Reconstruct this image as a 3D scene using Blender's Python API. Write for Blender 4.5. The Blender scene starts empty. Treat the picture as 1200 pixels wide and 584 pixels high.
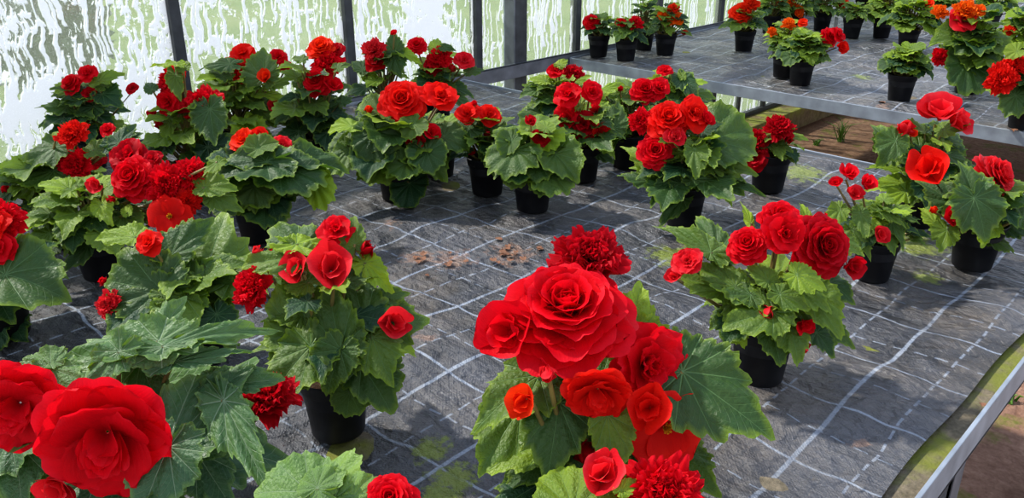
import bpy, math, random
import numpy as np
from mathutils import Vector, Matrix

C = bpy.context.scene.collection
PI = math.pi
# ------------------------------------------------------------------ camera
F_PX = 1000.0
PITCH = math.radians(23.0)
YAW = math.radians(43.3)          # world y runs along the glass wall, x across the bench
T = 0.95                          # bench top height
HC = T + 0.90                     # eye height
K = 0.85
cam_d = bpy.data.cameras.new('camera'); cam = bpy.data.objects.new('camera', cam_d); C.objects.link(cam)
cam.location = (0, 0, HC); cam.rotation_euler = (PI/2 - PITCH, 0, YAW)
cam_d.sensor_width = 36; cam_d.lens = F_PX/1200*36; cam_d.clip_start = .02; cam_d.clip_end = 500
bpy.context.scene.camera = cam
FH = Vector((-math.sin(YAW), math.cos(YAW), 0)); RT = Vector((math.cos(YAW), math.sin(YAW), 0)); UPZ = Vector((0, 0, 1))
FW = FH*math.cos(PITCH) - UPZ*math.sin(PITCH); CU = FH*math.sin(PITCH) + UPZ*math.cos(PITCH)
EYE = Vector((0, 0, HC))
def ray(x, y): return FW + RT*((x-600)/F_PX) - CU*((y-292)/F_PX)
def at_z(x, y, z): r = ray(x, y); return EYE + r*((z-HC)/r.z)
def at_plane(x, y, p, n): r = ray(x, y); return EYE + r*((p-EYE).dot(n)/r.dot(n))
def depth(p): return (p-EYE).dot(FW)

# ------------------------------------------------------------------ tagging
def tag(o, label=None, cat=None, group=None, kind=None):
    if label: o['label'] = label
    if cat: o['category'] = cat
    if group: o['group'] = group
    if kind: o['kind'] = kind
    return o
def empty(name, loc, label, cat, group=None, rz=0):
    o = bpy.data.objects.new(name, None); C.objects.link(o); o.location = loc; o.rotation_euler = (0, 0, rz)
    o.empty_display_size = .05
    return tag(o, label, cat, group)

# ------------------------------------------------------------------ node helpers
class NT:
    def __init__(s, name):
        s.m = bpy.data.materials.new(name); s.m.use_nodes = True
        s.t = s.m.node_tree; s.n = s.t.nodes; s.n.clear(); s.out = s.n.new('ShaderNodeOutputMaterial')
    def link(s, a, b): s.t.links.new(a, b)
    def put(s, sock, v):
        if v is None: return
        if isinstance(v, bpy.types.NodeSocket): s.link(v, sock)
        else:
            if isinstance(v, (tuple, list)) and len(v) == 3 and sock.type == 'RGBA': v = (*v, 1)
            sock.default_value = v
    def math(s, op, a, b=None, c=None, clamp=False):
        n = s.n.new('ShaderNodeMath'); n.operation = op; n.use_clamp = clamp
        for i, v in enumerate((a, b, c)): s.put(n.inputs[i], v)
        return n.outputs[0]
    def mr(s, v, a, b, c=0., d=1., kind='LINEAR'):
        n = s.n.new('ShaderNodeMapRange'); n.interpolation_type = kind; n.clamp = True
        for i, x in enumerate((v, a, b, c, d)): s.put(n.inputs[i], x)
        return n.outputs[0]
    def noise(s, vec, scale, detail=3, rough=.5, dist=0, col=False):
        n = s.n.new('ShaderNodeTexNoise'); s.put(n.inputs['Vector'], vec)
        n.inputs['Scale'].default_value = scale; n.inputs['Detail'].default_value = detail
        n.inputs['Roughness'].default_value = rough; n.inputs['Distortion'].default_value = dist
        return n.outputs['Color' if col else 'Fac']
    def mix(s, f, a, b):
        n = s.n.new('ShaderNodeMix'); n.data_type = 'RGBA'
        s.put(n.inputs[0], f); s.put(n.inputs[6], a); s.put(n.inputs[7], b); return n.outputs[2]
    def vscale(s, v, sc):
        n = s.n.new('ShaderNodeVectorMath'); n.operation = 'MULTIPLY'; s.put(n.inputs[0], v); n.inputs[1].default_value = sc
        return n.outputs[0]
    def vadd(s, v, w):
        n = s.n.new('ShaderNodeVectorMath'); n.operation = 'ADD'; s.put(n.inputs[0], v); s.put(n.inputs[1], w)
        return n.outputs[0]
    def sep(s, v):
        n = s.n.new('ShaderNodeSeparateXYZ'); s.put(n.inputs[0], v); return n.outputs
    def comb(s, x, y, z):
        n = s.n.new('ShaderNodeCombineXYZ')
        for i, v in enumerate((x, y, z)): s.put(n.inputs[i], v)
        return n.outputs[0]
    def attr(s, name, out='Fac'):
        n = s.n.new('ShaderNodeAttribute'); n.attribute_name = name; return n.outputs[out]
    def obj(s): return s.n.new('ShaderNodeTexCoord').outputs['Object']
    def pos(s): return s.n.new('ShaderNodeNewGeometry').outputs['Position']
    def bump(s, h, strength=.5, dist=.01):
        n = s.n.new('ShaderNodeBump'); s.put(n.inputs['Height'], h); n.inputs['Strength'].default_value = strength
        n.inputs['Distance'].default_value = dist; return n.outputs[0]
    def bsdf(s, col, rough=.5, spec=.5, normal=None, **kw):
        n = s.n.new('ShaderNodeBsdfPrincipled'); s.put(n.inputs['Base Color'], col); s.put(n.inputs['Roughness'], rough)
        s.put(n.inputs['Specular IOR Level'], spec); s.put(n.inputs['Normal'], normal)
        for k, v in kw.items(): s.put(n.inputs[k.replace('_', ' ')], v)
        return n.outputs[0]
    def shmix(s, f, a, b):
        n = s.n.new('ShaderNodeMixShader'); s.put(n.inputs[0], f); s.link(a, n.inputs[1]); s.link(b, n.inputs[2]); return n.outputs[0]
    def transl(s, col, normal=None):
        n = s.n.new('ShaderNodeBsdfTranslucent'); s.put(n.inputs[0], col); s.put(n.inputs[1], normal); return n.outputs[0]
    def done(s, sh): s.link(sh, s.out.inputs[0]); return s.m

def mat_simple(name, col, rough=.5, metal=0., var=.25, scale=30, bump=.2, spec=.5):
    k = NT(name); p = k.obj(); n = k.noise(p, scale, 4)
    c = k.mix(k.mr(n, .3, .7), tuple(x*(1-var) for x in col), tuple(min(1, x*(1+var)) for x in col))
    return k.done(k.bsdf(c, rough, spec, k.bump(n, bump, .003), Metallic=metal))

# leaf: palmate veins and herringbone side veins from the leaf-plane uv
def mat_leaf(name, dark, light, back, vein, sheen=.35):
    k = NT(name)
    uv = k.n.new('ShaderNodeUVMap').outputs[0]; x, y, _ = k.sep(uv)
    x = k.math('MULTIPLY', k.math('SUBTRACT', x, .5), 2.); y = k.math('MULTIPLY', k.math('SUBTRACT', y, .5), 2.)
    r = k.math('SQRT', k.math('ADD', k.math('MULTIPLY', x, x), k.math('MULTIPLY', y, y)))
    a = k.math('DIVIDE', k.math('ARCTAN2', x, y), 2*PI/11)
    m = k.math('SUBTRACT', a, k.math('ROUND', a))
    ma = k.math('ABSOLUTE', m)
    d1 = k.math('MULTIPLY', k.math('MULTIPLY', ma, r), 2*PI/11)
    wid = k.mr(r, 0, 1, .016, .005)
    v1 = k.math('SUBTRACT', 1., k.mr(d1, 0, wid, 0., 1., 'SMOOTHSTEP'))
    q = k.math('MULTIPLY', k.math('SUBTRACT', r, k.math('MULTIPLY', ma, .55)), 8.)
    fq = k.math('ABSOLUTE', k.math('SUBTRACT', k.math('FRACT', q), .5))
    v2 = k.math('MULTIPLY', k.mr(fq, .43, .5, 0., 1., 'SMOOTHSTEP'), k.mr(r, .1, .3, 0., .55))
    v = k.math('MAXIMUM', v1, v2)
    tint = k.attr('tint')                                   # 0 dark .. 1 yellow-green: leaf variation plus painted sunlit glow
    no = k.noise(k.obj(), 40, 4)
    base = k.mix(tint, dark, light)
    base = k.mix(k.mr(no, .3, .75, 0., .35), base, tuple(c*1.9 for c in dark))
    edge = k.mr(k.attr('rim'), .86, 1., 0., .5)  # yellow sunlit rim painted into the leaf colour
    base = k.mix(edge, base, light)
    base = k.mix(k.math('MULTIPLY', v, .62), base, vein)
    bf = k.n.new('ShaderNodeNewGeometry').outputs['Backfacing']
    base = k.mix(k.math('MULTIPLY', bf, .6), base, back)
    h = k.math('ADD', k.math('MULTIPLY', v, -.8), k.math('MULTIPLY', k.noise(uv, 34, 3), 1.4))
    nb = k.bump(h, .48, .005)
    sh = k.bsdf(base, k.mr(k.noise(k.obj(), 60, 3), .3, .7, .38, .6), sheen, nb)
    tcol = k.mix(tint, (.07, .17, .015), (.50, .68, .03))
    tcol = k.mix(k.math('MULTIPLY', v, .35), tcol, dark)
    return k.done(k.shmix(.30, sh, k.transl(tcol, nb)))

def mat_petal(name, deep, main, edge, trans):
    k = NT(name)
    t = k.attr('t'); n = k.noise(k.obj(), 6, 4)
    c = k.mix(k.mr(t, 0, .8), deep, main)  # shadow between petals painted as a deeper base colour
    c = k.mix(k.mr(t, .82, 1., 0., .55), c, edge)  # edge highlight painted as a paler rim
    c = k.mix(k.mr(n, .35, .7, 0., .35), c, deep)
    lw = k.n.new('ShaderNodeLayerWeight'); lw.inputs[0].default_value = .35
    c = k.mix(k.math('MULTIPLY', lw.outputs['Facing'], .25), c, edge)  # painted sheen: paler at grazing angles
    u = k.attr('u')
    h = k.noise(k.comb(k.math('MULTIPLY', u, 16.), k.math('MULTIPLY', t, 2.5), 0.), 1., 3)
    nb = k.bump(h, .13, .02)
    sh = k.bsdf(c, .55, .12, nb)
    return k.done(k.shmix(.36, sh, k.transl(trans, nb)))

M = {}
M['leaf'] = mat_leaf('begonia_leaf', (.015, .054, .018), (.33, .45, .02), (.10, .17, .07), (.20, .34, .13), .45)
M['leafpale'] = mat_leaf('begonia_leaf_pale', (.048, .112, .045), (.25, .38, .07), (.15, .23, .11), (.42, .52, .32), .5)
M['red'] = mat_petal('petal_red', (.36, .001, .006), (.72, .002, .012), (.84, .022, .045), (.95, .008, .025))
M['crim'] = mat_petal('petal_crimson', (.20, .001, .005), (.50, .002, .010), (.68, .018, .04), (.82, .006, .022))
M['bright'] = mat_petal('petal_bright', (.50, .004, .002), (.78, .010, .006), (.88, .05, .035), (.98, .03, .015))
M['pink'] = mat_petal('petal_pinkred', (.48, .003, .014), (.80, .016, .030), (.92, .12, .12), (.95, .03, .04))
M['orange'] = mat_petal('petal_orange', (.75, .05, .0), (.92, .13, .004), (.98, .30, .03), (1., .22, .01))
M['vermil'] = mat_petal('petal_vermilion', (.60, .010, .0), (.86, .030, .004), (.94, .10, .03), (1., .07, .01))
M['stamen'] = mat_simple('stamen', (.85, .42, .02), .6, scale=300)
M['stem'] = mat_simple('fleshy_stem', (.20, .16, .05), .4, var=.5, scale=20)
def mat_pot():
    k = NT('black_pot'); n = k.noise(k.obj(), 25, 4)
    c = k.mix(k.mr(n, .45, .75), (.008, .008, .010), (.02, .02, .021))
    return k.done(k.bsdf(c, .5, .4, k.bump(n, .1, .002)))
M['pot'] = mat_pot()
def mat_soil(name, a, b, scale, green=None):
    k = NT(name); p = k.obj(); n = k.noise(p, scale, 8, .65); n2 = k.noise(p, scale*.18, 4)
    c = k.mix(k.mr(n, .3, .7), a, b)
    c = k.mix(k.mr(n2, .3, .7, 0., .5), c, tuple(x*.6 for x in a))
    if green: c = k.mix(k.mr(k.noise(p, scale*.12, 6, .7), .56, .66, 0., .85), c, green)
    return k.done(k.bsdf(c, .95, .2, k.bump(k.math('ADD', n, n2), .9, .02)))
M['soil'] = mat_soil('peat', (.03, .018, .01), (.12, .075, .045), 90)
M['ground'] = mat_soil('floor_soil', (.24, .13, .09), (.50, .31, .22), 26, (.17, .20, .035))
M['galv'] = mat_simple('galvanised_steel', (.30, .33, .36), .5, .35, .22, 14, .15)
M['galvd'] = mat_simple('weathered_steel', (.17, .18, .195), .55, .3, .3, 10, .2)
M['bar'] = mat_simple('glazing_bar', (.055, .058, .06), .6, 0., .3, 20, .1)
M['wood'] = mat_simple('dry_bits', (.22, .10, .05), .8, 0., .5, 60, .3)
M['white'] = mat_simple('white_plastic', (.75, .75, .72), .4)
M['grass'] = mat_simple('grass_blade', (.12, .24, .03), .5, 0., .4, 12)
def mat_curb():
    k = NT('mossy_concrete'); p = k.pos(); n = k.noise(p, 22, 6, .65); z = k.sep(p)[2]
    c = k.mix(k.mr(n, .3, .7), (.17, .12, .07), (.33, .26, .16))
    g = k.math('MULTIPLY', k.mr(k.noise(p, 7, 6, .7), .40, .56), k.mr(z, .08, .17, .15, .85))
    c = k.mix(g, c, (.36, .38, .08))
    return k.done(k.bsdf(c, .95, .2, k.bump(n, .8, .01)))
M['curb'] = mat_curb()
def mat_moss():
    k = NT('wet_mossy_tray'); p = k.pos(); n = k.noise(p, 60, 8, .7); n2 = k.noise(p, 6, 5, .6)
    c = k.mix(k.mr(n, .3, .7), (.10, .085, .055), (.27, .22, .15))
    c = k.mix(k.mr(n2, .46, .58, 0., .8), c, (.20, .22, .03))
    return k.done(k.bsdf(c, .85, .25, k.bump(n, .9, .008)))
M['moss'] = mat_moss()

# woven ground cover: crinkled black fabric with printed solid / dashed lines
def mat_fabric(name, ox, oy, blobs, browns, sheen):
    S = .2086
    k = NT(name); p = k.pos()
    wv = k.n.new('ShaderNodeVectorMath'); wv.operation = 'SUBTRACT'
    k.link(k.noise(p, 2.2, 3, .5, 0, True), wv.inputs[0]); wv.inputs[1].default_value = (.5, .5, .5)
    wv2 = k.n.new('ShaderNodeVectorMath'); wv2.operation = 'SUBTRACT'
    k.link(k.noise(p, 9, 3, .5, 0, True), wv2.inputs[0]); wv2.inputs[1].default_value = (.5, .5, .5)
    q = k.vadd(k.vadd(p, k.vscale(wv.outputs[0], (.035, .09, 0))), k.vscale(wv2.outputs[0], (.012, .030, 0)))
    x, y, z = k.sep(q)
    def line(c, o, w, other, dash):
        f = k.math('FRACT', k.math('DIVIDE', k.math('SUBTRACT', c, o), S))
        d = k.math('MULTIPLY', k.math('SUBTRACT', .5, k.math('ABSOLUTE', k.math('SUBTRACT', f, .5))), S)
        L = k.math('SUBTRACT', 1., k.mr(d, w*.6, w, 0., 1.))
        if dash:
            g = k.math('FRACT', k.math('DIVIDE', other, S/5))
            L = k.math('MULTIPLY', L, k.mr(g, .62, .68, 1., 0.))
        return L
    A = line(x, ox, .0052, y, 0); A2 = line(x, ox+S/2, .0031, y, 1)
    B = line(y, oy, .0034, x, 0); B2 = line(y, oy+S/2, .0026, x, 1)
    L = k.math('MAXIMUM', k.math('MAXIMUM', A, B), k.math('MULTIPLY', k.math('MAXIMUM', A2, B2), .85))
    wear = k.mr(k.noise(p, 3.1, 5, .7), .28, .52, .22, 1.)
    L = k.math('MULTIPLY', L, wear)
    cr = k.noise(k.vscale(p, (6., 8., 1.)), 1.5, 8, .6, .5)
    cd = k.vadd(k.vscale(p, (1., 1.5, 1.)), k.vscale(k.noise(p, 7, 4, .6, 0, True), (.13, .13, 0)))
    vo = k.n.new('ShaderNodeTexVoronoi'); vo.feature = 'F1'; vo.inputs['Scale'].default_value = 13.; k.link(cd, vo.inputs['Vector'])
    vo2 = k.n.new('ShaderNodeTexVoronoi'); vo2.feature = 'F1'; vo2.inputs['Scale'].default_value = 34.; k.link(cd, vo2.inputs['Vector'])
    cr2 = k.noise(k.vscale(p, (1., 2.2, 1.)), 26, 5, .6, .4)
    weave = k.math('MULTIPLY', k.math('SINE', k.math('MULTIPLY', x, 900.)), k.math('SINE', k.math('MULTIPLY', y, 900.)))
    base = k.mix(k.mr(cr, .35, .65), (.022, .022, .023), (.078, .078, .082))
    dirt = k.noise(p, 4.5, 7, .65)
    base = k.mix(k.mr(dirt, .46, .66, 0., .65), base, (.15, .125, .10))
    base = k.mix(k.math('MULTIPLY', k.mr(k.noise(p, 1.3, 3), .5, .62), .45), base, (.15, .15, .16))
    sp = k.mr(k.noise(p, 130, 2), .66, .72, 0., .35)
    base = k.mix(sp, base, (.25, .22, .18))
    base = k.mix(k.math('MULTIPLY', L, .72), base, (.36, .40, .46))
    def blob(lst, freq, lo, hi):
        acc = None
        for bx, by, br in lst:
            v = k.n.new('ShaderNodeVectorMath'); v.operation = 'DISTANCE'; k.link(p, v.inputs[0]); v.inputs[1].default_value = (bx, by, T)
            m = k.mr(v.outputs['Value'], 0., br, 1., 0.)
            acc = m if acc is None else k.math('MAXIMUM', acc, m)
        nn = k.math('ADD', k.math('MULTIPLY', k.noise(p, freq, 6, .7), 1.), k.math('MULTIPLY', acc, .55))
        return k.math('MULTIPLY', k.mr(nn, lo, hi), k.mr(acc, 0, .15))
    if blobs:
        base = k.mix(k.math('MULTIPLY', blob(blobs, 46, .75, .88), .85), base, (.20, .24, .03))
    if browns:
        base = k.mix(k.math('MULTIPLY', blob(browns, 40, .84, .93), .7), base, (.27, .17, .12))
    h = k.math('ADD', k.math('ADD', k.math('ADD', k.math('MULTIPLY', cr, .9), k.math('ADD', k.math('MULTIPLY', vo.outputs['Distance'], .55), k.math('MULTIPLY', vo2.outputs['Distance'], .22))), k.math('MULTIPLY', cr2, .5)), k.math('MULTIPLY', weave, .012))
    rough = k.mr(k.noise(p, 5, 4), .35, .65, .30, .50)
    return k.done(k.bsdf(base, rough, sheen, k.bump(h, 1., .032)))

# whitewash dribbles on glass (u along wall = world y, z up)
def mat_glass(name):
    k = NT(name); p = k.pos(); _, y, z = k.sep(p)
    wob = k.math('MULTIPLY', k.math('SUBTRACT', k.noise(k.comb(y, k.math('MULTIPLY', z, 1.2), 0.), 7., 3), .5), .07)
    yy = k.math('ADD', y, wob)
    def cell(F):
        q = k.math('MULTIPLY', yy, F); c = k.math('FLOOR', q); return c, k.math('SUBTRACT', k.math('FRACT', q), .5)
    def rnd(a_, b_, sd):
        n = k.n.new('ShaderNodeTexWhiteNoise'); n.noise_dimensions = '3D'; k.link(k.comb(a_, b_, sd), n.inputs['Vector'])
        return n.outputs['Value'], k.sep(n.outputs['Color'])
    def drips(F, H_, sd, p0):
        c, f = cell(F); r0, _ = rnd(c, 0., sd)
        q = k.math('ADD', k.math('DIVIDE', z, H_), k.math('MULTIPLY', r0, 7.)); row = k.math('FLOOR', q); fr = k.math('FRACT', q)
        v, rc = rnd(c, row, sd+3.3)
        lo = k.math('MULTIPLY', rc[0], .55); hi = k.mr(rc[1], 0, 1, .72, 1.0)
        wd = k.mr(rc[2], 0, 1, .10, .26)
        # drips thin upward, end in a bead below
        wz = k.math('MULTIPLY', wd, k.mr(k.math('SUBTRACT', fr, lo), 0., .12, 1.35, .8))
        off = k.math('SUBTRACT', f, k.math('MULTIPLY', k.math('SUBTRACT', rc[2], .5), .4))
        inw = k.math('SUBTRACT', 1., k.mr(k.math('ABSOLUTE', off), k.math('MULTIPLY', wz, .7), wz, 0., 1.))
        inz = k.math('MULTIPLY', k.mr(k.math('SUBTRACT', fr, lo), 0., .015), k.mr(k.math('SUBTRACT', hi, fr), 0., .05))
        return k.math('MULTIPLY', k.math('MULTIPLY', inw, inz), k.math('LESS_THAN', v, p0))
    c_, f_ = cell(38.); r_, _ = rnd(c_, 0., 1.7)
    prof = k.math('SUBTRACT', 1., k.math('MULTIPLY', k.math('MULTIPLY', f_, f_), 3.6))
    drip = k.math('MULTIPLY', k.math('MULTIPLY', k.math('MULTIPLY', r_, r_), prof), .17)
    zz = k.math('ADD', z, drip)
    blob = k.noise(k.comb(k.math('MULTIPLY', y, 3.0), k.math('MULTIPLY', zz, 8.0), 1.), 1., 3, .55)
    spl = k.noise(k.comb(k.math('MULTIPLY', y, 26.), k.math('MULTIPLY', z, 26.), 1.), 1., 4, .6)
    # how much wash each bay carries, from the near left end to the far right
    cr = k.n.new('ShaderNodeValToRGB'); k.put(cr.inputs[0], k.mr(y, 0., 8.)); el = cr.color_ramp.elements
    el[0].position = 0.; el[0].color = (.56,)*3+(1,); el[1].position = 1.; el[1].color = (.12,)*3+(1,)
    for q, v in ((.15, .57), (.21, .50), (.29, .51), (.34, .55), (.37, .55), (.39, .40), (.45, .38), (.50, .27), (.75, .13)):
        e_ = el.new(q); e_.color = (v,)*3+(1,)
    dn = cr.outputs[0]
    up = k.mr(z, 1.02, 1.34, .05, -.07)
    dn = k.math('ADD', k.math('ADD', dn, up), k.mr(z, .80, 1.16, -.17, 0.))
    a3 = k.mr(k.math('ADD', k.math('ADD', blob, k.math('MULTIPLY', k.math('SUBTRACT', spl, .5), .42)), dn), .985, 1.025, 0., 1., 'SMOOTHSTEP')
    pd = k.mr(dn, .1, .6, .45, .85)
    a1 = drips(24., .42, 1., pd); a2 = drips(37., .26, 5., k.math('MULTIPLY', pd, .8)); a4 = drips(15., .6, 9., k.math('MULTIPLY', pd, .7))
    paint = k.math('MAXIMUM', k.math('MAXIMUM', a1, k.math('MAXIMUM', a2, a4)), a3)
    fine = k.mr(k.noise(k.comb(y, z, 0.), 200, 2), .55, .7, 0., .16)
    paint = k.math('ADD', k.math('MULTIPLY', paint, .93), fine, clamp=True)
    d = k.n.new('ShaderNodeBsdfDiffuse'); d.inputs[0].default_value = (.78, .80, .85, 1)
    w = k.shmix(.66, d.outputs[0], k.transl((.84, .85, .88)))
    tr = k.n.new('ShaderNodeBsdfTransparent'); tr.inputs[0].default_value = (.92, .95, .90, 1)
    haze = k.shmix(.12, tr.outputs[0], k.transl((.70, .76, .66)))
    gl = k.n.new('ShaderNodeBsdfGlossy'); gl.inputs['Roughness'].default_value = .06
    g = k.shmix(.04, haze, gl.outputs[0])
    return k.done(k.shmix(paint, g, w))
M['glass'] = mat_glass('whitewashed_glass')
def mat_lawn():
    k = NT('lawn'); p = k.pos(); n = k.noise(p, 26, 8, .75); b = k.noise(p, .7, 3)
    c = k.mix(k.mr(n, .3, .7), (.12, .165, .04), (.25, .33, .10))
    c = k.mix(k.mr(b, .4, .65, 0., .6), c, (.30, .33, .14))
    return k.done(k.bsdf(c, .9, .2, k.bump(n, .8, .05)))
M['lawn'] = mat_lawn()
M['hedge'] = mat_simple('dark_shrub', (.035, .06, .02), .7, 0., .5, 12)
M['path'] = mat_simple('pale_path', (.62, .63, .60), .8, 0., .12, 6)

# ------------------------------------------------------------------ mesh helpers
def mesh_np(name, V, Fq, smooth=True, attrs=None, uv=None):
    me = bpy.data.meshes.new(name)
    V = np.asarray(V, np.float32); Fq = np.asarray(Fq, np.int32)
    me.vertices.add(len(V)); me.vertices.foreach_set('co', V.ravel())
    me.loops.add(Fq.size); me.loops.foreach_set('vertex_index', Fq.ravel())
    me.polygons.add(len(Fq)); me.polygons.foreach_set('loop_start', np.arange(len(Fq), dtype=np.int32)*Fq.shape[1])
    me.polygons.foreach_set('loop_total', np.full(len(Fq), Fq.shape[1], np.int32))
    me.update(calc_edges=True)
    me.polygons.foreach_set('use_smooth', np.full(len(Fq), smooth))
    for k_, v in (attrs or {}).items():
        a = me.attributes.new(k_, 'FLOAT', 'POINT'); a.data.foreach_set('value', np.asarray(v, np.float32))
    if uv is not None:
        l = me.uv_layers.new(name='UVMap'); l.data.foreach_set('uv', np.asarray(uv, np.float32)[Fq.ravel()].ravel())
    me.validate(); return me
class MB:
    def __init__(s): s.v = []; s.f = []
    def box(s, x0, x1, y0, y1, z0, z1):
        b = len(s.v)
        s.v += [(x, y, z) for z in (z0, z1) for x, y in ((x0, y0), (x1, y0), (x1, y1), (x0, y1))]
        s.f += [tuple(b+i for i in q) for q in ((3, 2, 1, 0), (4, 5, 6, 7), (0, 1, 5, 4), (1, 2, 6, 5), (2, 3, 7, 6), (3, 0, 4, 7))]
        return s
    def build(s, name, mat, parent=None, bevel=0, smooth=False, kind=None):
        me = bpy.data.meshes.new(name); me.from_pydata(s.v, [], s.f); me.update()
        me.materials.append(mat)
        if smooth: me.polygons.foreach_set('use_smooth', [True]*len(me.polygons))
        o = bpy.data.objects.new(name, me); C.objects.link(o)
        if parent: o.parent = parent
        if bevel:
            b = o.modifiers.new('bevel', 'BEVEL'); b.width = bevel; b.segments = 2
        if kind: o['kind'] = kind
        return o
def obj(name, me, parent=None, mat=None, loc=None, M4=None):
    o = bpy.data.objects.new(name, me); C.objects.link(o)
    if parent: o.parent = parent
    if M4 is not None: o.matrix_local = M4
    if loc is not None: o.location = loc
    if mat:
        if not me.materials: me.materials.append(mat)
        o.material_slots[0].link = 'OBJECT'; o.material_slots[0].material = mat
    return o
def lathe(prof, seg=40):
    V = []; Fq = []
    for r, z in prof:
        for i in range(seg): a = 2*PI*i/seg; V.append((r*math.cos(a), r*math.sin(a), z))
    for j in range(len(prof)-1):
        for i in range(seg):
            i2 = (i+1) % seg; Fq.append((j*seg+i, j*seg+i2, (j+1)*seg+i2, (j+1)*seg+i))
    return V, Fq

# ------------------------------------------------------------------ leaves
SEG, RG = 120, 8
def leaf_np(kind, g):
    """one leaf: petiole point at 0, tip along +y (length 1), normal +z -> verts, uv, rim"""
    ph = np.linspace(-PI, PI, SEG, endpoint=False) + PI/SEG
    ap = np.abs(ph)*180/PI
    if kind == 'round':
        r = np.interp(ap, [0, 30, 60, 90, 120, 150, 172, 180], [1, .95, .86, .80, .76, .70, .52, .10])
        amp = .045
    elif kind == 'lobed':
        r = np.interp(ap, [0, 14, 32, 50, 65, 90, 120, 150, 170, 180], [1, .80, .52, .60, .46, .42, .36, .36, .26, .1])
        amp = .09
    else:
        r = np.interp(ap, [0, 8, 20, 36, 55, 80, 110, 135, 157, 172, 180], [1.0, .90, .76, .66, .60, .52, .45, .46, .42, .28, .06])
        amp = .075
    asym = 1 + g.uniform(-.16, .16)*np.sign(ph)*np.clip(np.sin(np.abs(ph)), 0, 1)
    r = r*asym
    nt = 22
    lob = np.abs(((ph/(2*PI)*11) % 1.0) - .5)*2
    lob = 1 - lob if False else np.cos(ph*11)*.5+.5
    r = r*(1 + (.05 if kind == 'round' else .065)*(lob**1.5 - .5))
    saw = ((ph/(2*PI)*nt + g.uniform()) % 1.0)
    saw2 = ((ph/(2*PI)*nt*2 + g.uniform()) % 1.0)
    r = r*(1 + amp*(1-np.abs(2*saw-1)*2)*.8 + amp*.40*(saw2-.5)*2 + g.normal(0, .010, SEG))
    rn = np.linspace(0, 1, RG+1)[1:]**.85
    ruf = g.uniform(.03, .085); nf = g.integers(3, 7); pf = g.uniform(0, 6)
    droop = g.uniform(.08, .34); cup = g.uniform(-.30, .32); cupf = g.uniform(-.12, .22); tw = g.uniform(-.35, .35)
    Vs = [np.zeros((1, 3))]; uvs = [np.array([[.5, .5]])]; rim = [np.zeros(1)]
    dv = 2*PI/11
    mm = ph/dv - np.round(ph/dv)
    for q in rn:
        rr = r*q; x = rr*np.sin(ph); y = rr*np.cos(ph)
        z = -droop*np.sign(y)*y*y*np.where(y > 0, 1, .6) + cup*x*x + cupf*np.abs(x)*.6
        z = z + .085*np.clip(rr, 0, 1)*(1-np.cos(2*PI*mm))*.5*min(1, q*2)
        z = z + ruf*q**3*np.sin(nf*ph+pf) + .014*q**2*g.normal(0, 1, SEG)*(q > .8)
        z = z + tw*x*y*.5
        Vs.append(np.stack([x, y, z], 1)); uvs.append(np.stack([x*.5+.5, y*.5+.5], 1)); rim.append(np.full(SEG, q))
    V = np.concatenate(Vs); uv = np.concatenate(uvs); rim = np.concatenate(rim)
    return V, uv, rim
i = np.arange(SEG); i2 = (i+1) % SEG
LQ = np.concatenate([np.stack([1+j*SEG+i, 1+j*SEG+i2, 1+(j+1)*SEG+i2, 1+(j+1)*SEG+i], 1) for j in range(RG-1)])
LT = np.stack([np.zeros(SEG, int), 1+i2, 1+i], 1)
GV = np.random.default_rng(5)
LEAVES = {k: [leaf_np(k, GV) for _ in range(14)] for k in ('ovate', 'round', 'lobed')}
LDIV = 14

class Foliage:
    def __init__(s): s.V = []; s.uv = []; s.rim = []; s.t = []; s.n = 0; s.Q = []; s.Tr = []; s.pet = []
    def add(s, base, tvec, nvec, L, w, kind, tint, rng):
        V, uv, rim = LEAVES[kind][rng.randrange(LDIV)]
        t = tvec.normalized(); n = (nvec - t*nvec.dot(t)).normalized(); x = t.cross(n)
        R = np.array([[*(x*w*L)], [*(t*L)], [*(n*L)]])
        s.V.append(V @ R + np.array(base)); s.uv.append(uv); s.rim.append(rim)
        s.t.append(np.full(len(V), tint)); s.Q.append(LQ + s.n); s.Tr.append(LT + s.n); s.n += len(V)
    def mesh(s):
        V = np.concatenate(s.V).astype(np.float32); V[:, 2] = np.maximum(V[:, 2], .004+.002*(V[:, 2] > -.2)); Q = np.concatenate(s.Q); Tr = np.concatenate(s.Tr)
        me = bpy.data.meshes.new('foliage')
        li = np.concatenate([Q.ravel(), Tr.ravel()]).astype(np.int32)
        me.vertices.add(len(V)); me.vertices.foreach_set('co', V.ravel())
        me.loops.add(len(li)); me.loops.foreach_set('vertex_index', li)
        nq, nt = len(Q), len(Tr); me.polygons.add(nq+nt)
        ls = np.concatenate([np.arange(nq)*4, nq*4+np.arange(nt)*3]).astype(np.int32)
        lt = np.concatenate([np.full(nq, 4), np.full(nt, 3)]).astype(np.int32)
        me.polygons.foreach_set('loop_start', ls); me.polygons.foreach_set('loop_total', lt)
        me.update(calc_edges=True); me.polygons.foreach_set('use_smooth', np.ones(nq+nt, bool))
        for nm, v in (('tint', s.t), ('rim', s.rim)):
            a = me.attributes.new(nm, 'FLOAT', 'POINT'); a.data.foreach_set('value', np.concatenate(v).astype(np.float32))
        u = np.concatenate(s.uv).astype(np.float32)
        l = me.uv_layers.new(name='UVMap'); l.data.foreach_set('uv', u[li].ravel())
        return me
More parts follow.
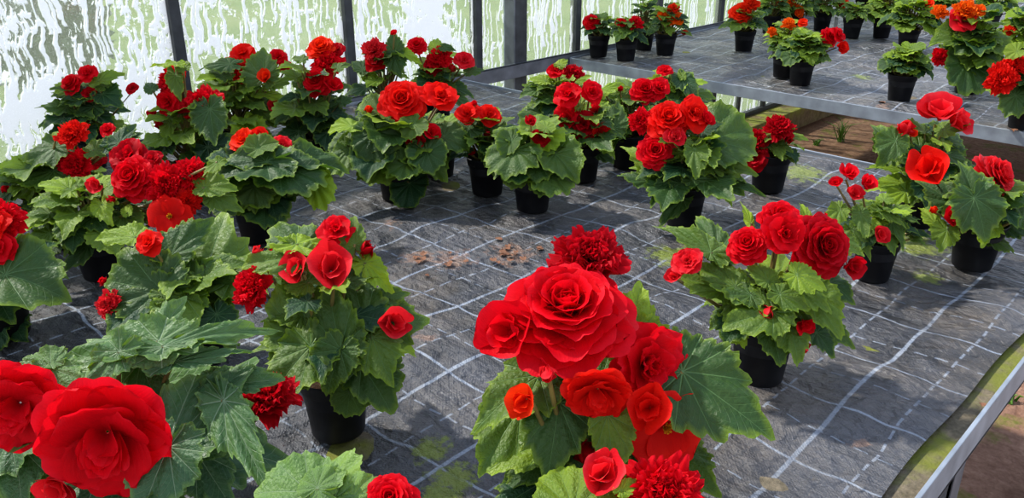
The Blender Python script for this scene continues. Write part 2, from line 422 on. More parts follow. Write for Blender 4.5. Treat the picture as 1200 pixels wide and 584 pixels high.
def tubes_mesh(name, paths, r0, r1, seg=6):
    V = []; Fq = []
    for path in paths:
        b = len(V); n = len(path)
        for j, p in enumerate(path):
            d = (path[min(n-1, j+1)] - path[max(0, j-1)]).normalized()
            a = d.orthogonal().normalized(); c = d.cross(a); r = r0 + (r1-r0)*j/(n-1)
            for q in range(seg):
                an = 2*PI*q/seg; V.append(tuple(p + a*r*math.cos(an) + c*r*math.sin(an)))
        for j in range(n-1):
            for q in range(seg):
                q2 = (q+1) % seg; Fq.append((b+j*seg+q, b+j*seg+q2, b+(j+1)*seg+q2, b+(j+1)*seg+q))
    return mesh_np(name, V, Fq)

# ------------------------------------------------------------------ flowers (unit radius, facing +z)
NU, NV = 11, 9
def petal_np(g, az, L, w, th0, th1, r0, z0, cup, ruf, freq, notch=.08):
    u = np.linspace(-1, 1, NU); v = np.linspace(0, 1, NV)
    U, Vv = np.meshgrid(u, v)
    prof = np.sin(PI*(Vv**.8*.70+.08))**.62
    x = U*w*prof
    endr = np.clip(1 - .36*np.abs(U)**2.4*(Vv**2) - notch*np.exp(-(U/.18)**2)*Vv**4, 0, 2)
    s = Vv*L*endr
    th = np.radians(th0 + (th1-th0)*Vv)
    ds = L/(NV-1)
    cy = np.concatenate([[0], np.cumsum(np.cos(np.radians(th0+(th1-th0)*(v[1:]+v[:-1])/2))*ds)])
    cz = np.concatenate([[0], np.cumsum(np.sin(np.radians(th0+(th1-th0)*(v[1:]+v[:-1])/2))*ds)])
    y = np.interp(s/L, v, cy); z = np.interp(s/L, v, cz)
    e = np.clip(np.maximum(np.abs(U)**1.5*Vv, Vv**3), 0, 1)
    p1, p2 = g.uniform(0, 6.3, 2)
    off = cup*(x/w)**2*w*.9 + ruf*e*(np.sin(freq*U+p1)+.5*np.sin(freq*1.9*U+p2))
    y = y - np.sin(th)*off; z = z + np.cos(th)*off
    y = y + r0; z = z + z0
    ca, sa = math.cos(az), math.sin(az)
    X = x*ca + y*sa; Y = -x*sa + y*ca
    return np.stack([X.ravel(), Y.ravel(), z.ravel()], 1), Vv.ravel(), U.ravel()
pi_, pj_ = np.meshgrid(np.arange(NU-1), np.arange(NV-1)); b_ = (pj_*NU+pi_).ravel()
PQ = np.stack([b_, b_+1, b_+NU+1, b_+NU], 1)
def flower_mesh(name, petals):
    V = []; t = []; u = []; Fq = []; n = 0
    for a, b, c in petals:
        V.append(a); t.append(b); u.append(c); Fq.append(PQ+n); n += len(a)
    return mesh_np(name, np.concatenate(V), np.concatenate(Fq), attrs={'t': np.concatenate(t), 'u': np.concatenate(u)})
def mk_rose(seed, spread=1.):
    g = np.random.default_rng(seed); P = []
    rings = [(8, 1.0, .50, 8, -22, .04, -.10, .10, .05), (7, .86, .47, 24, -6, .04, -.03, .16, .045), (7, .72, .42, 38, 8, .03, .03, .22, .04),
             (6, .60, .40, 50, 26, .06, .08, .35, .03), (6, .46, .34, 62, 50, .08, .12, .5, .02), (5, .36, .30, 72, 74, .08, .14, .65, .015),
             (4, .28, .26, 80, 100, .07, .16, .8, .01), (3, .24, .20, 84, 118, .04, .17, .9, .01)]
    for ri, (n, L, w, a, b, r0, z0, cup, ruf) in enumerate(rings):
        o = g.uniform(0, 6.3)
        for k_ in range(n):
            P.append(petal_np(g, o+2*PI*k_/n+g.normal(0, .10), L*g.uniform(.95, 1.05)*spread, w*g.uniform(1.0, 1.15), a+g.normal(0, 3), b+g.normal(0, 4), r0, z0+g.normal(0, .01), cup, ruf*.8, g.uniform(3, 6), .04))
    return flower_mesh('rose_bloom', P)
def mk_carn(seed):
    g = np.random.default_rng(seed); P = []
    for k_ in range(58):
        q = k_/57; az = k_*2.399963+g.normal(0, .15)
        L = .98-.55*q**1.1; a = 5+80*q**.8
        P.append(petal_np(g, az, L*g.uniform(.85, 1.1), (.34-.14*q)*g.uniform(.8, 1.2), a+12+g.normal(0, 7), a-14+g.normal(0, 12), .02, -.08+.24*q, .15, .085-.02*q, g.uniform(8, 13), .14))
    return flower_mesh('ruffled_bloom', P)
def mk_loose(seed):
    g = np.random.default_rng(seed); P = []
    for n, L, w, a, b, cup, ruf in ((4, 1.0, .66, 12, -14, .16, .06), (4, .84, .58, 34, 8, .22, .06), (4, .60, .36, 58, 38, .35, .06), (6, .42, .2, 74, 62, .45, .06)):
        o = g.uniform(0, 6.3)
        for k_ in range(n):
            P.append(petal_np(g, o+2*PI*k_/n+g.normal(0, .22), L*g.uniform(.85, 1.1), w*g.uniform(.85, 1.1), a+g.normal(0, 10), b+g.normal(0, 14), .02, 0, cup, ruf, g.uniform(3, 7), .05))
    return flower_mesh('loose_bloom', P)
def mk_single(seed):
    g = np.random.default_rng(seed); P = []; o = g.uniform(0, 6.3)
    for k_ in range(4):
        big = k_ % 2 == 0
        P.append(petal_np(g, o+PI/2*k_+g.normal(0, .1), 1. if big else .8, .72 if big else .5, 16+g.normal(0, 8), -6+g.normal(0, 10), .02, .0 if big else .04, .14, .035, g.uniform(3, 6), .03))
    return flower_mesh('single_bloom', P)
def mk_fold(seed):      # two big petals half folded together (flower opening sideways)
    g = np.random.default_rng(seed); P = []
    for az, a, b, w, L in ((0, 50, 30, .85, 1.), (PI, 60, 40, .8, .9), (.5, 68, 66, .6, .75), (PI+.5, 72, 75, .5, .7), (1.6, 60, 55, .45, .8), (-1.6, 62, 50, .45, .8)):
        P.append(petal_np(g, az+g.normal(0, .1), L, w, a+g.normal(0, 5), b+g.normal(0, 6), .02, 0, .45, .05, g.uniform(3, 5), .03))
    return flower_mesh('folded_bloom', P)
def mk_bud(seed):
    g = np.random.default_rng(seed); P = []
    for n, L, w, a, b in ((3, 1.9, .95, 40, 128), (3, 1.7, .7, 55, 120)):
        for k_ in range(n):
            P.append(petal_np(g, 2*PI*k_/n+g.normal(0, .2)+n*.3, L, w, a, b, .05, -.8, .75, .02, 3, .0))
    return flower_mesh('closed_bud', P)
def mk_drape(seed):
    g = np.random.default_rng(seed); P = []
    for az, L, w, a, b, cup, ruf in ((-.75, 1.0, .62, 24, -2, .2, .05), (.15, 1.0, .66, 30, 6, .2, .04), (.95, .98, .62, 22, -4, .2, .05), (-.3, .72, .6, 44, 16, .25, .07), (.6, .66, .6, 46, 18, .25, .07),
            (1.75, .92, .6, 22, 0, .2, .05), (-1.75, .96, .6, 22, 0, .2, .05), (2.55, 1.0, .72, 16, -16, .3, .05), (-2.45, 1.0, .74, 16, -16, .3, .05), (3.14, .86, .6, 30, -10, .3, .06),
            (2.7, .62, .26, 58, 10, .6, .05), (3.0, .66, .26, 62, 4, .6, .05), (3.4, .68, .26, 60, 6, .6, .05), (3.75, .6, .26, 58, 12, .6, .05), (3.2, .5, .24, 70, 20, .6, .05), (2.2, .45, .24, 66, 40, .5, .05), (-2.2, .45, .24, 66, 40, .5, .05)):
        P.append(petal_np(g, az+g.normal(0, .05), L, w, a+g.normal(0, 3), b+g.normal(0, 3), .02, 0, cup, ruf, g.uniform(3, 6), .05))
    return flower_mesh('drooping_bloom', P)
FL = {'drape': [mk_drape(s) for s in (61, 62)], 'rose': [mk_rose(s) for s in (1, 2, 3, 4)], 'carn': [mk_carn(s) for s in (11, 12, 13, 14)], 'loose': [mk_loose(s) for s in (21, 22, 23, 24, 25)],
      'single': [mk_single(s) for s in (31, 32)], 'fold': [mk_fold(s) for s in (41, 42, 43)], 'bud': [mk_bud(s) for s in (51, 52)]}
def mk_stamen():
    g = np.random.default_rng(9); paths = []
    for k_ in range(26):
        a = g.uniform(0, 6.3); s = g.uniform(.1, .6)
        paths.append([Vector((0, 0, 0)), Vector((.5*s*math.cos(a), .5*s*math.sin(a), .5)), Vector((s*math.cos(a), s*math.sin(a), 1-.4*s))])
    return tubes_mesh('stamens', paths, .05, .14)
STAMEN = mk_stamen()
V, Fq = lathe([(0, 0), (.040, 0), (.0415, .003), (.0500, .082), (.0535, .083), (.0560, .102), (.0572, .104), (.0560, .106), (.0535, .104), (.0515, .088), (.048, .06)])
POT = mesh_np('pot', [(x*.98, y*.98, z) for x, y, z in V], Fq)
g_ = np.random.default_rng(3)
V, Fq = lathe([(.0505, .086), (.038, .090), (.022, .093), (.006, .094), (.0005, .094)])
SOIL = mesh_np('soil', [(x*.98, y*.98, z+float(g_.normal(0, .0016))) for x, y, z in V], Fq)

# ------------------------------------------------------------------ plant builder
def plant(base, label, fl=(), lv=(), n=20, R=.17, H=.24, L=.115, s=1.16, kind='ovate', mat='leaf', tint=.25, group=None, seed=0, cat='potted plant',
          hmin=.128, top=1.0, tilt=0., dy=0., fill=1.):
    rng = random.Random(seed*7+len(label)); P = at_z(base[0], base[1], T+.004)
    root = empty('potted_begonia', P, label, cat, group)
    obj('pot', POT, root, M['pot'], M4=Matrix.Rotation(rng.uniform(0, 6), 4, 'Z') @ Matrix.Scale(s, 4))
    obj('soil', SOIL, root, M['soil'], M4=Matrix.Rotation(rng.uniform(0, 6), 4, 'Z') @ Matrix.Scale(s, 4))
    n = int(n*1.45)
    crown = P + Vector((0, 0, .11*s))
    toC = -FH
    fo = Foliage(); stems = []
    def petiole(b, zz):
        st = P + Vector((rng.uniform(-.01, .01), rng.uniform(-.01, .01), zz)); mid = (st+b)*.5 + Vector((0, 0, -.01))
        stems.append([st-P, mid-P, b-P])
    if fl:
        zf = sum((at_plane(e[1], e[2], P, FH).z-P.z) for e in fl)/len(fl); H = max(H, min(.33, zf*.90))
    for k_ in range(n):
        q = (k_+.5)/n                       # 0 low/outer .. 1 top/inner
        az = k_*2.399963 + rng.uniform(-.3, .3)
        z = hmin*s + (H-hmin)*q**1.1 + rng.uniform(-.012, .012)
        rad = R*(.62*(1-q*.8)+.06)*rng.uniform(.75, 1.15)
        out = Vector((math.cos(az), math.sin(az), 0))
        b = P + out*rad + Vector((0, 0, z))
        up = -.40+.85*q+rng.uniform(-.25, .25)
        t = (out + Vector((0, 0, up)) + Vector((rng.uniform(-.25, .25), rng.uniform(-.25, .25), 0))).normalized()
        nn = Vector((0, 0, 1)) + out*rng.uniform(.1, .6) + toC*.25
        Lf = L*rng.uniform(.58, 1.05)*(1-.25*q)*(.84 if kind == 'round' else 1.0)
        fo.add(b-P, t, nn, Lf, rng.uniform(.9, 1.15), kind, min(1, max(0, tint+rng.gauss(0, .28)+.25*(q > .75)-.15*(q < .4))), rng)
        petiole(b, (.1+.5*(z-.1)*q) if z > .1 else .1)
    for e in lv:
        bx, by, tx, ty = e[:4]; o = dict(a=.5, lx=0., w=1., t=None, k=kind, dz=.03); o.update(e[4] if len(e) > 4 else {})
        pl = P - FH*o['dz']
        b = at_plane(bx, by, pl, FH); d = depth(b)
        im = RT*(tx-bx) - CU*(ty-by); Lp = im.length*d/F_PX; t0 = im.normalized()
        nn = (UPZ*o['a'] - FW*(1-o['a']) + RT*o['lx']).normalized()
        kk = -t0.dot(nn)/FW.dot(nn); kk = max(-1.1, min(1.1, kk)); t = t0 + FW*kk
        fo.add(b-P, t, nn, Lp*t.length*.98, .84*o['w']/max(.75, t.length*.9), o['k'], tint if o['t'] is None else o['t'], rng)
        petiole(b, .10+max(0, min(b.z-P.z-.1, .12))*.5)
    obj('foliage', fo.mesh(), root, M[mat])
    for e in fl:
        ty, x, y, d, col = e[:5]; o = dict(fx=0., fy=.45, dz=.03, sx=1., r=None); o.update(e[5] if len(e) > 5 else {})
        c = at_plane(x, y, P - FH*o['dz'], FH); rad = d*.545*depth(c)/F_PX
        if c.z < T + rad*.55: c = at_z(x, y, T + rad*.55); rad = d*.545*depth(c)/F_PX
        z = (-FW + RT*o['fx'] + CU*o['fy']).normalized()
        xa = z.orthogonal().normalized(); xa = (UPZ.cross(z)).normalized(); ya = z.cross(xa)
        Rm = Matrix((xa, ya, z)).transposed().to_4x4() @ Matrix.Rotation(o['r'] if o['r'] is not None else rng.uniform(0, 6), 4, 'Z')
        if ty in ('rose', 'carn', 'loose'): c = c - z*rad*.15
        nm = 'flower_bud' if ty == 'bud' else 'flower'
        if ty == 'bud' : rad *= .95
        M4 = Matrix.Translation(c-P) @ Rm @ Matrix.Diagonal((rad*o['sx'], rad, rad, 1))
        f = obj(nm, FL[ty][rng.randrange(len(FL[ty]))], root, M[col], M4=M4)
        if ty == 'single': obj('stamens', STAMEN, f, M['stamen'], M4=Matrix.Translation((0, 0, .03)) @ Matrix.Scale(.2, 4))
        b = c - z*rad*(.35 if ty != 'bud' else .7)
        st = P + Vector((0, 0, .12*s)); mid = st*.45 + b*.55 - UPZ*.02 - z*rad*.3
        stems.append([st-P, mid-P, b-P])
    stems.append([Vector((0, 0, .08*s)), Vector((.004, 0, .14)), Vector((0, .005, max(.16, H*.8)))])
    obj('stem', tubes_mesh('stem', stems, .0042*s, .0024*s), root, M['stem'])
    return root

# ================================================================== THE SETTING
WV = -3.24                      # x of the glass wall
B1E = 2.945; B1R = -.272         # end and right edge of the near bench
B2S = 3.79                       # front edge of the far bench
MB().box(WV-.06, 3.2, -1.2, 9.2, -.12, 0).build('floor', M['ground'], kind='structure')
MB().box(-40, WV-.06, -25, 45, -.2, .05).build('ground_lawn', M['lawn'], kind='structure')
MB().box(-12.8, -9.4, -6, 3.4, -.1, .07).build('ground_path', M['path'], kind='structure')
MB().box(WV-.05, WV+.22, -1.2, 9.2, -.02, .165).build('trim_1', M['curb'], bevel=.008, kind='structure')
# glazing: bars are wall structure, one pane per bay
bars = [-.85, -.05, .75, 1.55, 2.354, 3.170, 3.985, 4.83, 5.62, 6.42, 7.22, 8.02, 9.1]
WT = 2.15
frame = MB()
for y in bars: frame.box(WV-.03, WV+.022, y-.022, y+.022, .165, WT)
frame.box(WV-.02, WV+.016, 6.0, 6.035, .165, T-.04)
frame.box(WV-.03, WV+.03, -1.2, 9.2, .165, .20).box(WV-.03, WV+.03, -1.2, 9.2, WT, WT+.06)
frame.build('wall_left', M['bar'], bevel=.003, kind='structure')
for n_, (a, b) in enumerate(zip(bars[:-1], bars[1:])):
    MB().box(WV-.006, WV-.002, a+.022, b-.022, .20, WT).build('window_%d' % (n_+1), M['glass'], kind='structure')
# horizontal galvanised rail on the wall and its bolts
MB().box(WV+.108, WV+.118, -1.2, 9.2, T-.045, T+.03).box(WV+.100, WV+.118, -1.2, 9.2, T+.023, T+.03).build('trim_2', M['galvd'], bevel=.002, kind='structure')
# main stanchion: steel channel standing behind the rail
st = empty('steel_stanchion', (WV+.0, 3.40, 0), 'broad upright galvanised steel stanchion standing against the whitewashed glass between the two benches', 'post')
MB().box(.03, .099, -.050, -.042, .165, WT).build('web', M['galvd'], st)  # lighter tone paints the lit side face
MB().box(.091, .099, -.042, .050, .165, WT).build('flange', M['bar'], st)  # darker material paints the shade on this face of the same steel
MB().box(.022, .03, -.050, .050, .165, WT).build('back_flange', M['galv'], st)

def bolt(parent, x, y, z):
    V, Fq = lathe([(0, .008), (.008, .008), (.010, 0)], 8)
    me = mesh_np('bolt', V, Fq, False); obj('bolt', me, parent, M['galvd'], M4=Matrix.Translation((x, y, z)) @ Matrix.Rotation(PI/2, 4, 'Y'))

# ------------------------------------------------------------------ benches
def bench(x0, x1, y0, y1, label, legs, wallrail):
    o = empty('potting_bench', (x0, y0, 0), label, 'bench')
    X, Y = x1-x0, y1-y0
    MB().box(.02, X-.006, .006, Y-.006, T-.03, T-.010).build('tray', M['moss'], o)
    def rail(a, b, c, d, top=T+.010, nm='rail'): return MB().box(a, b, c, d, T-.05, top).build(nm, M['galv'], o, bevel=.0015)
    rail(X-.008, X, 0, Y, T+.022); rail(.0, X, -.008, 0, T+.006); rail(0, X, Y, Y+.008); rail(.0, .008, 0, Y)
    MB().box(X-.04, X, 0, Y, T-.05, T-.044).build('rail_flange', M['galvd'], o)
    for lx, ly in legs:
        MB().box(lx, lx+.045, ly, ly+.006, 0, T-.05).box(lx+.039, lx+.045, ly, ly+.065, 0, T-.045).build('leg', M['galvd'], o, bevel=.001)
    for ly in (.4, Y*.5, Y-.4): MB().box(.02, X-.02, ly, ly+.04, T-.09, T-.05).build('cross_bar', M['galvd'], o)
    return o
bench(WV+.125, B1R, -.35, B1E, 'wide galvanised bench nearest the camera carrying most of the begonias', [(2.797, 1.77), (.2, 1.77), (2.797, .2), (.2, .2), (2.797, 3.1), (.2, 3.1)], 0)
bench(WV+.125, 2.3, B2S, 8.3, 'second galvanised bench across the bare soil gap, with orange and red begonias', [(3.7, .5), (.9, 3.6)], 1)

def cloth(name, x0, x1, y0, y1, mat, label, seed):
    nx, ny = int((x1-x0)/.022), int((y1-y0)/.022)
    X, Y = np.meshgrid(np.linspace(x0, x1, nx), np.linspace(y0, y1, ny))
    g = np.random.default_rng(seed); Z = np.zeros_like(X)
    for _ in range(26):
        a = g.uniform(0, PI); f = g.uniform(8, 46); q = X*math.cos(a)+Y*math.sin(a)
        Z += np.sin(q*f+g.uniform(0, 6)+1.3*np.sin((X*math.sin(a)-Y*math.cos(a))*g.uniform(2, 7)+g.uniform(0, 6)))*(.026/f)
    ed = np.minimum(np.minimum(X-x0, x1-X), np.minimum(Y-y0, y1-Y))
    Z = T + .0015 + Z*np.clip(ed/.05, .15, 1)
    X = X + np.where(X > x1-.001, .008*np.sin(Y*3.1+.5)+.003*np.sin(Y*13), 0)
    ii, jj = np.meshgrid(np.arange(nx-1), np.arange(ny-1)); b = (jj*nx+ii).ravel()
    me = mesh_np(name, np.stack([X.ravel(), Y.ravel(), Z.ravel()], 1), np.stack([b, b+1, b+nx+1, b+nx], 1))
    return tag(obj(name, me, None, mat), label, 'ground cover')
def gp(x, y): p = at_z(x, y, T); return (p.x, p.y)
moss = [(*gp(790, 300), .13), (*gp(1068, 285), .16), (*gp(1085, 325), .07), (*gp(505, 525), .07), (*gp(530, 560), .08), (*gp(600, 410), .03), (*gp(940, 205), .15), (*gp(650, 125), .25), (*gp(520, 578), .07)]
brown = [(*gp(600, 298), .16), (*gp(530, 305), .15), (*gp(490, 303), .12), (*gp(500, 400), .07), (*gp(460, 265), .08), (*gp(1010, 520), .05)]
MF1 = mat_fabric('woven_cover_near', *gp(1038, 429.2), moss, brown, .55)
MF2 = mat_fabric('woven_cover_far', *gp(1038, 429.2), [(*gp(1010, 90), .1)], [(*gp(1035, 125), .08), (*gp(1155, 155), .1)], 1.)
cloth('ground_cover_fabric', WV+.135, B1R-.046, -.33, B1E-.012, MF1, 'crinkled black woven ground cover with white grid lines on the near bench', 4)
cloth('ground_cover_fabric', WV+.135, 2.26, B2S+.004, 8.28, MF2, 'black woven ground cover with faint grid lines on the far bench', 8)

# fallen bits on the near bench
rg = random.Random(4)
def bit(name, x, y, size, mat, label, cat, group=None, col=None):
    g = np.random.default_rng(rg.randrange(999))
    a, b, c = petal_np(g, 0, 1, .45, rg.uniform(-5, 20), rg.uniform(-20, 10), 0, .1, rg.uniform(.1, .5), .1, 5)
    me = mesh_np(name, a, PQ, attrs={'t': b, 'u': c}); p = at_z(x, y, T+.006)
    o = obj(name, me, None, mat, M4=Matrix.Translation(p) @ Matrix.Rotation(rg.uniform(0, 6), 4, 'Z') @ Matrix.Scale(size, 4))
    return tag(o, label, cat, group)
for cx, cy, sx, sy, n_ in ((600, 297, 34, 15, 16), (528, 303, 14, 9, 6), (497, 303, 10, 6, 4)):
    for _ in range(n_):
        bit('dried_petal', cx+rg.gauss(0, sx*.5), cy+rg.gauss(0, sy*.5), rg.uniform(.010, .022), M['wood'], 'dried orange-brown petal fragment on the bench fabric behind the foremost big red begonia', 'petal', 'dried petals on the open fabric')
bit('fallen_leaf', 1150, 473, .014, M['wood'], 'small rust-orange leaf on the mossy bench edge at lower right', 'leaf')
bit('dried_petal', 498, 323, .012, M['wood'], 'dark curled petal scrap on the fabric right of the small potted begonia with pink buds', 'petal')
bit('fallen_petal', 305, 543-8, .016, M['red'], 'single red petal lying on the fabric left of the pot with pink buds', 'petal')
bit('dried_leaf', 1030, 120, .03, M['wood'], 'curled brown leaf on the far bench left of the flowerless begonia pot', 'leaf')
bit('dried_leaf', 1185, 152, .04, M['wood'], 'flat brown leaf on the far bench beside the rightmost red begonia', 'leaf')

# grass and weeds on the soil in the gap, lawn tufts not needed under the bench
def tuft(x, y, n, h, label, w=.004, mat='grass'):
    p = at_z(x, y, 0.0); paths = []
    for _ in range(n):
        a = rg.uniform(0, 6.3); l = h*rg.uniform(.5, 1)
        b0 = Vector((rg.gauss(0, .012), rg.gauss(0, .012), 0)); d = Vector((math.cos(a), math.sin(a), 0))*l*rg.uniform(.2, .8)
        paths.append([b0, b0+d*.35+UPZ*l*.6, b0+d+UPZ*l*.75])
    o = obj('grass_tuft', tubes_mesh('grass_tuft', paths, w, w*.3, 4), None, M[mat], loc=p)
    tag(o, label, 'grass')
tuft(984, 166, 26, .24, 'tuft of thin green grass on the bare soil between the benches')
tuft(956, 170, 14, .07, 'small low weed on the soil left of the grass tuft', .007)
tuft(1180, 470, 12, .06, 'low weed growing on the reddish soil below the bench at right', .007)

# outside: dark shrub beyond the glass at upper left
def shrub(name, x, y, h, r, label, mat='hedge'):
    g = np.random.default_rng(int(abs(x*10+y))); n = 900
    c = g.normal(0, 1, (n, 3)); c /= np.linalg.norm(c, axis=1)[:, None]; c *= (g.uniform(.4, 1, n)**.4)[:, None]*np.array([r, r, h*.5]); c[:, 2] += h*.5
    a = g.normal(0, .09, (n, 4, 3)); V = (c[:, None, :]+a).reshape(-1, 3); V[:, 2] = np.clip(V[:, 2], 0, None)
    o = obj(name, mesh_np(name, V, np.arange(n*4).reshape(-1, 4), False), None, M[mat], loc=(x, y, .05)); tag(o, label, 'shrub')
shrub('garden_shrub', -9.2, 3.1, 1.0, .5, 'dark green shrub outside, seen through the glass at top left')

# ================================================================== THE PLANTS (image positions are measured on the bench plane)
R_, Cc, B_, P_, O_, Vm = 'red', 'crim', 'bright', 'pink', 'orange', 'vermil'
BR = 'begonias crowded on the near bench'
# --- front centre
plant((672, 655), 'foremost begonia with a huge rose-like red bloom at the centre, pot out of frame', seed=1, n=10, R=.10, H=.26, L=.11, fl=[
    ('rose', 664, 360, 156, R_, dict(fx=-.08, fy=.95, dz=.03, r=.4)), ('carn', 690, 304, 100, Cc, dict(fx=.1, fy=.9, dz=-.07)), ('fold', 604, 388, 88, R_, dict(fx=-.6, fy=.1, dz=.03, r=.8)),
    ('drape', 700, 456, 82, B_, dict(fx=-.1, fy=-.75, dz=.09, r=0.5)), ('loose', 762, 428, 104, R_, dict(fx=.6, fy=.0, dz=.03)), ('single', 778, 500, 104, B_, dict(fx=.3, fy=-.1, dz=.06)),
    ('fold', 617, 468, 50, Vm, dict(fx=-.4, fy=-.1, dz=.11)), ('fold', 762, 478, 66, B_, dict(fx=-.3, fy=.2, dz=.09)), ('bud', 641, 438, 26, P_, dict(fy=-.7, dz=.11)), ('bud', 686, 530, 34, Cc, dict(fy=-.4, dz=.05))],
    lv=[(632, 440, 556, 478, dict(a=.7, t=.3, w=1.1)), (610, 478, 562, 540, dict(a=.55, t=.3)), (655, 472, 640, 556, dict(a=.35, w=1.05, t=.12, dz=.06)), (712, 486, 718, 560, dict(a=.3, w=.8, t=.45, dz=.09)),
        (800, 436, 897, 500, dict(a=.5, w=1.15, t=.1, dz=.02)), (736, 398, 756, 328, dict(a=.2, w=.95, t=.75, dz=-.04)), (742, 400, 806, 420, dict(a=.35, w=1.25, t=.75, dz=-.03)),
        (775, 520, 834, 566, dict(a=.6, t=.15)), (650, 535, 590, 562, dict(a=.6, w=1.1, t=.1)), (700, 520, 690, 584, dict(a=.5, t=.1)), (760, 540, 800, 600, dict(a=.5, t=.1)), (625, 545, 612, 600, dict(a=.5, t=.1))])
plant((735, 780), 'begonia at the bottom edge, its ruffled red bloom and round leaf below the centre bloom', seed=2, n=8, R=.12, H=.22, L=.10, fl=[
    ('carn', 776, 580, 112, R_, dict(fx=.1, fy=.7, dz=.02)), ('fold', 706, 560, 66, P_, dict(fx=-.2, fy=.8, dz=.0))],
    lv=[(672, 600, 656, 548, dict(a=.6, k='round', w=1.05, t=.55, dz=.03)), (728, 575, 748, 562, dict(t=.9, a=.6, w=1.))])
plant((400, 770), 'begonia at the bottom edge left of centre with scalloped pale leaves and one red bloom', seed=3, n=8, R=.12, H=.20, L=.10, kind='round', fl=[
    ('rose', 456, 584, 64, R_, dict(fy=.7))], lv=[(362, 578, 292, 572, dict(a=.7, w=1.2, t=.5, k='round')), (372, 572, 392, 550, dict(t=.6, k='round')), (412, 585, 432, 558, dict(t=.8)), (392, 585, 352, 600, dict(t=.5, k='round'))], mat='leafpale')
# --- pot left of centre (full pot in view)
plant((397, 503), 'small begonia in a black pot left of centre with pinkish half-closed blooms', seed=4, n=10, R=.13, H=.20, L=.10, tint=.2, fl=[
    ('carn', 296, 338, 60, R_, dict(fx=-.5, fy=.2, dz=-.01)), ('fold', 352, 318, 48, P_, dict(fx=-.3, fy=.5, dz=-.01)), ('fold', 388, 318, 68, P_, dict(fx=.3, fy=.5, dz=-.01)), ('loose', 394, 268, 42, R_, dict(fy=.7, dz=-.06)),
    ('bud', 429, 292, 26, Cc, dict(fx=.3, dz=-.05)), ('fold', 459, 378, 48, P_, dict(fx=.5, fy=.0, dz=.03)), ('bud', 301, 295, 18, P_, dict(dz=-.04)), ('bud', 318, 294, 10, Cc, dict(dz=-.05))],
    lv=[(366, 408, 330, 303, dict(a=.25, w=.85, t=.35, dz=.05)), (364, 406, 314, 462, dict(a=.5, w=1.1, t=.3, dz=.07)), (366, 400, 292, 404, dict(a=.55, w=.7, t=.3, dz=.05)), (399, 410, 376, 326, dict(a=.2, w=.85, t=.2, dz=.07)),
        (399, 410, 384, 458, dict(a=.35, w=1.2, t=.2, dz=.08)), (428, 380, 400, 304, dict(a=.25, w=.9, t=.2, dz=.02)), (440, 380, 503, 372, dict(a=.45, w=1.3, t=.18, dz=.0)), (436, 396, 462, 442, dict(a=.5, w=1.25, t=.35, dz=.05)),
        (410, 460, 424, 484, dict(a=.3, w=1.2, t=.2, dz=.08, k='round')), (345, 303, 279, 304, dict(a=.5, w=.85, t=.4, dz=-.02)), (352, 292, 306, 258, dict(a=.5, w=1.2, t=.15, dz=-.06)), (348, 286, 424, 290, dict(a=.7, w=.5, t=.95, dz=-.04)),
        (428, 308, 462, 338, dict(a=.5, w=.8, t=.9, dz=-.04)), (416, 286, 412, 250, dict(a=.2, w=.9, t=.3, dz=-.05)), (440, 350, 478, 340, dict(a=.5, w=1., t=.2, dz=-.02))])
# --- bottom left
plant((160, 640), 'begonia in the bottom left corner with two large drooping red blooms and big grey-green leaves', seed=5, n=10, R=.17, H=.26, L=.15, mat='leafpale', tint=.15, fl=[
    ('drape', 126, 506, 152, R_, dict(fx=.15, fy=-.30, dz=.13, r=0.1)), ('drape', 24, 472, 112, R_, dict(fx=.25, fy=-.25, dz=.10, r=-.5)), ('fold', 72, 566, 56, P_, dict(fy=-.4, dz=.12)), ('carn', 312, 466, 82, Cc, dict(fx=.1, fy=1.4, dz=-.10)), ('loose', 16, 445, 50, R_, dict(fy=.6, dz=.08))],
    lv=[(186, 400, 56, 414, dict(a=.75, w=.62, t=.3, dz=.0)), (178, 404, 196, 345, dict(a=.6, w=.8, t=.3, dz=-.02)), (192, 406, 308, 372, dict(a=.75, w=.42, t=.25, dz=.02)), (203, 424, 290, 408, dict(a=.6, w=.45, t=.1, dz=.03)),
        (196, 527, 277, 414, dict(a=.45, w=.8, t=.1, dz=.10)), (198, 524, 172, 600, dict(a=.4, w=1.2, t=.05, dz=.12)), (200, 524, 262, 530, dict(a=.45, w=.9, t=.1, dz=.10)), (262, 470, 338, 546, dict(a=.7, w=.62, t=.2, dz=.05, k='lobed')),
        (230, 530, 282, 584, dict(a=.5, w=1., t=.0, dz=.04)), (250, 455, 330, 440, dict(a=.6, w=.6, t=.1, dz=.02)), (60, 432, 96, 466, dict(a=.6, w=1.2, t=.4, dz=.06)), (58, 424, 8, 440, dict(a=.7, w=.8, t=.4, dz=.05)), (140, 412, 106, 462, dict(a=.5, w=.9, t=.25, dz=.04)),
        (20, 520, 44, 584, dict(a=.5, w=1.3, t=.1, dz=.05)), (12, 510, -40, 560, dict(a=.5, w=1.2, t=.1, dz=.05)), (165, 425, 200, 470, dict(a=.6, w=1., t=.05, dz=.0))])
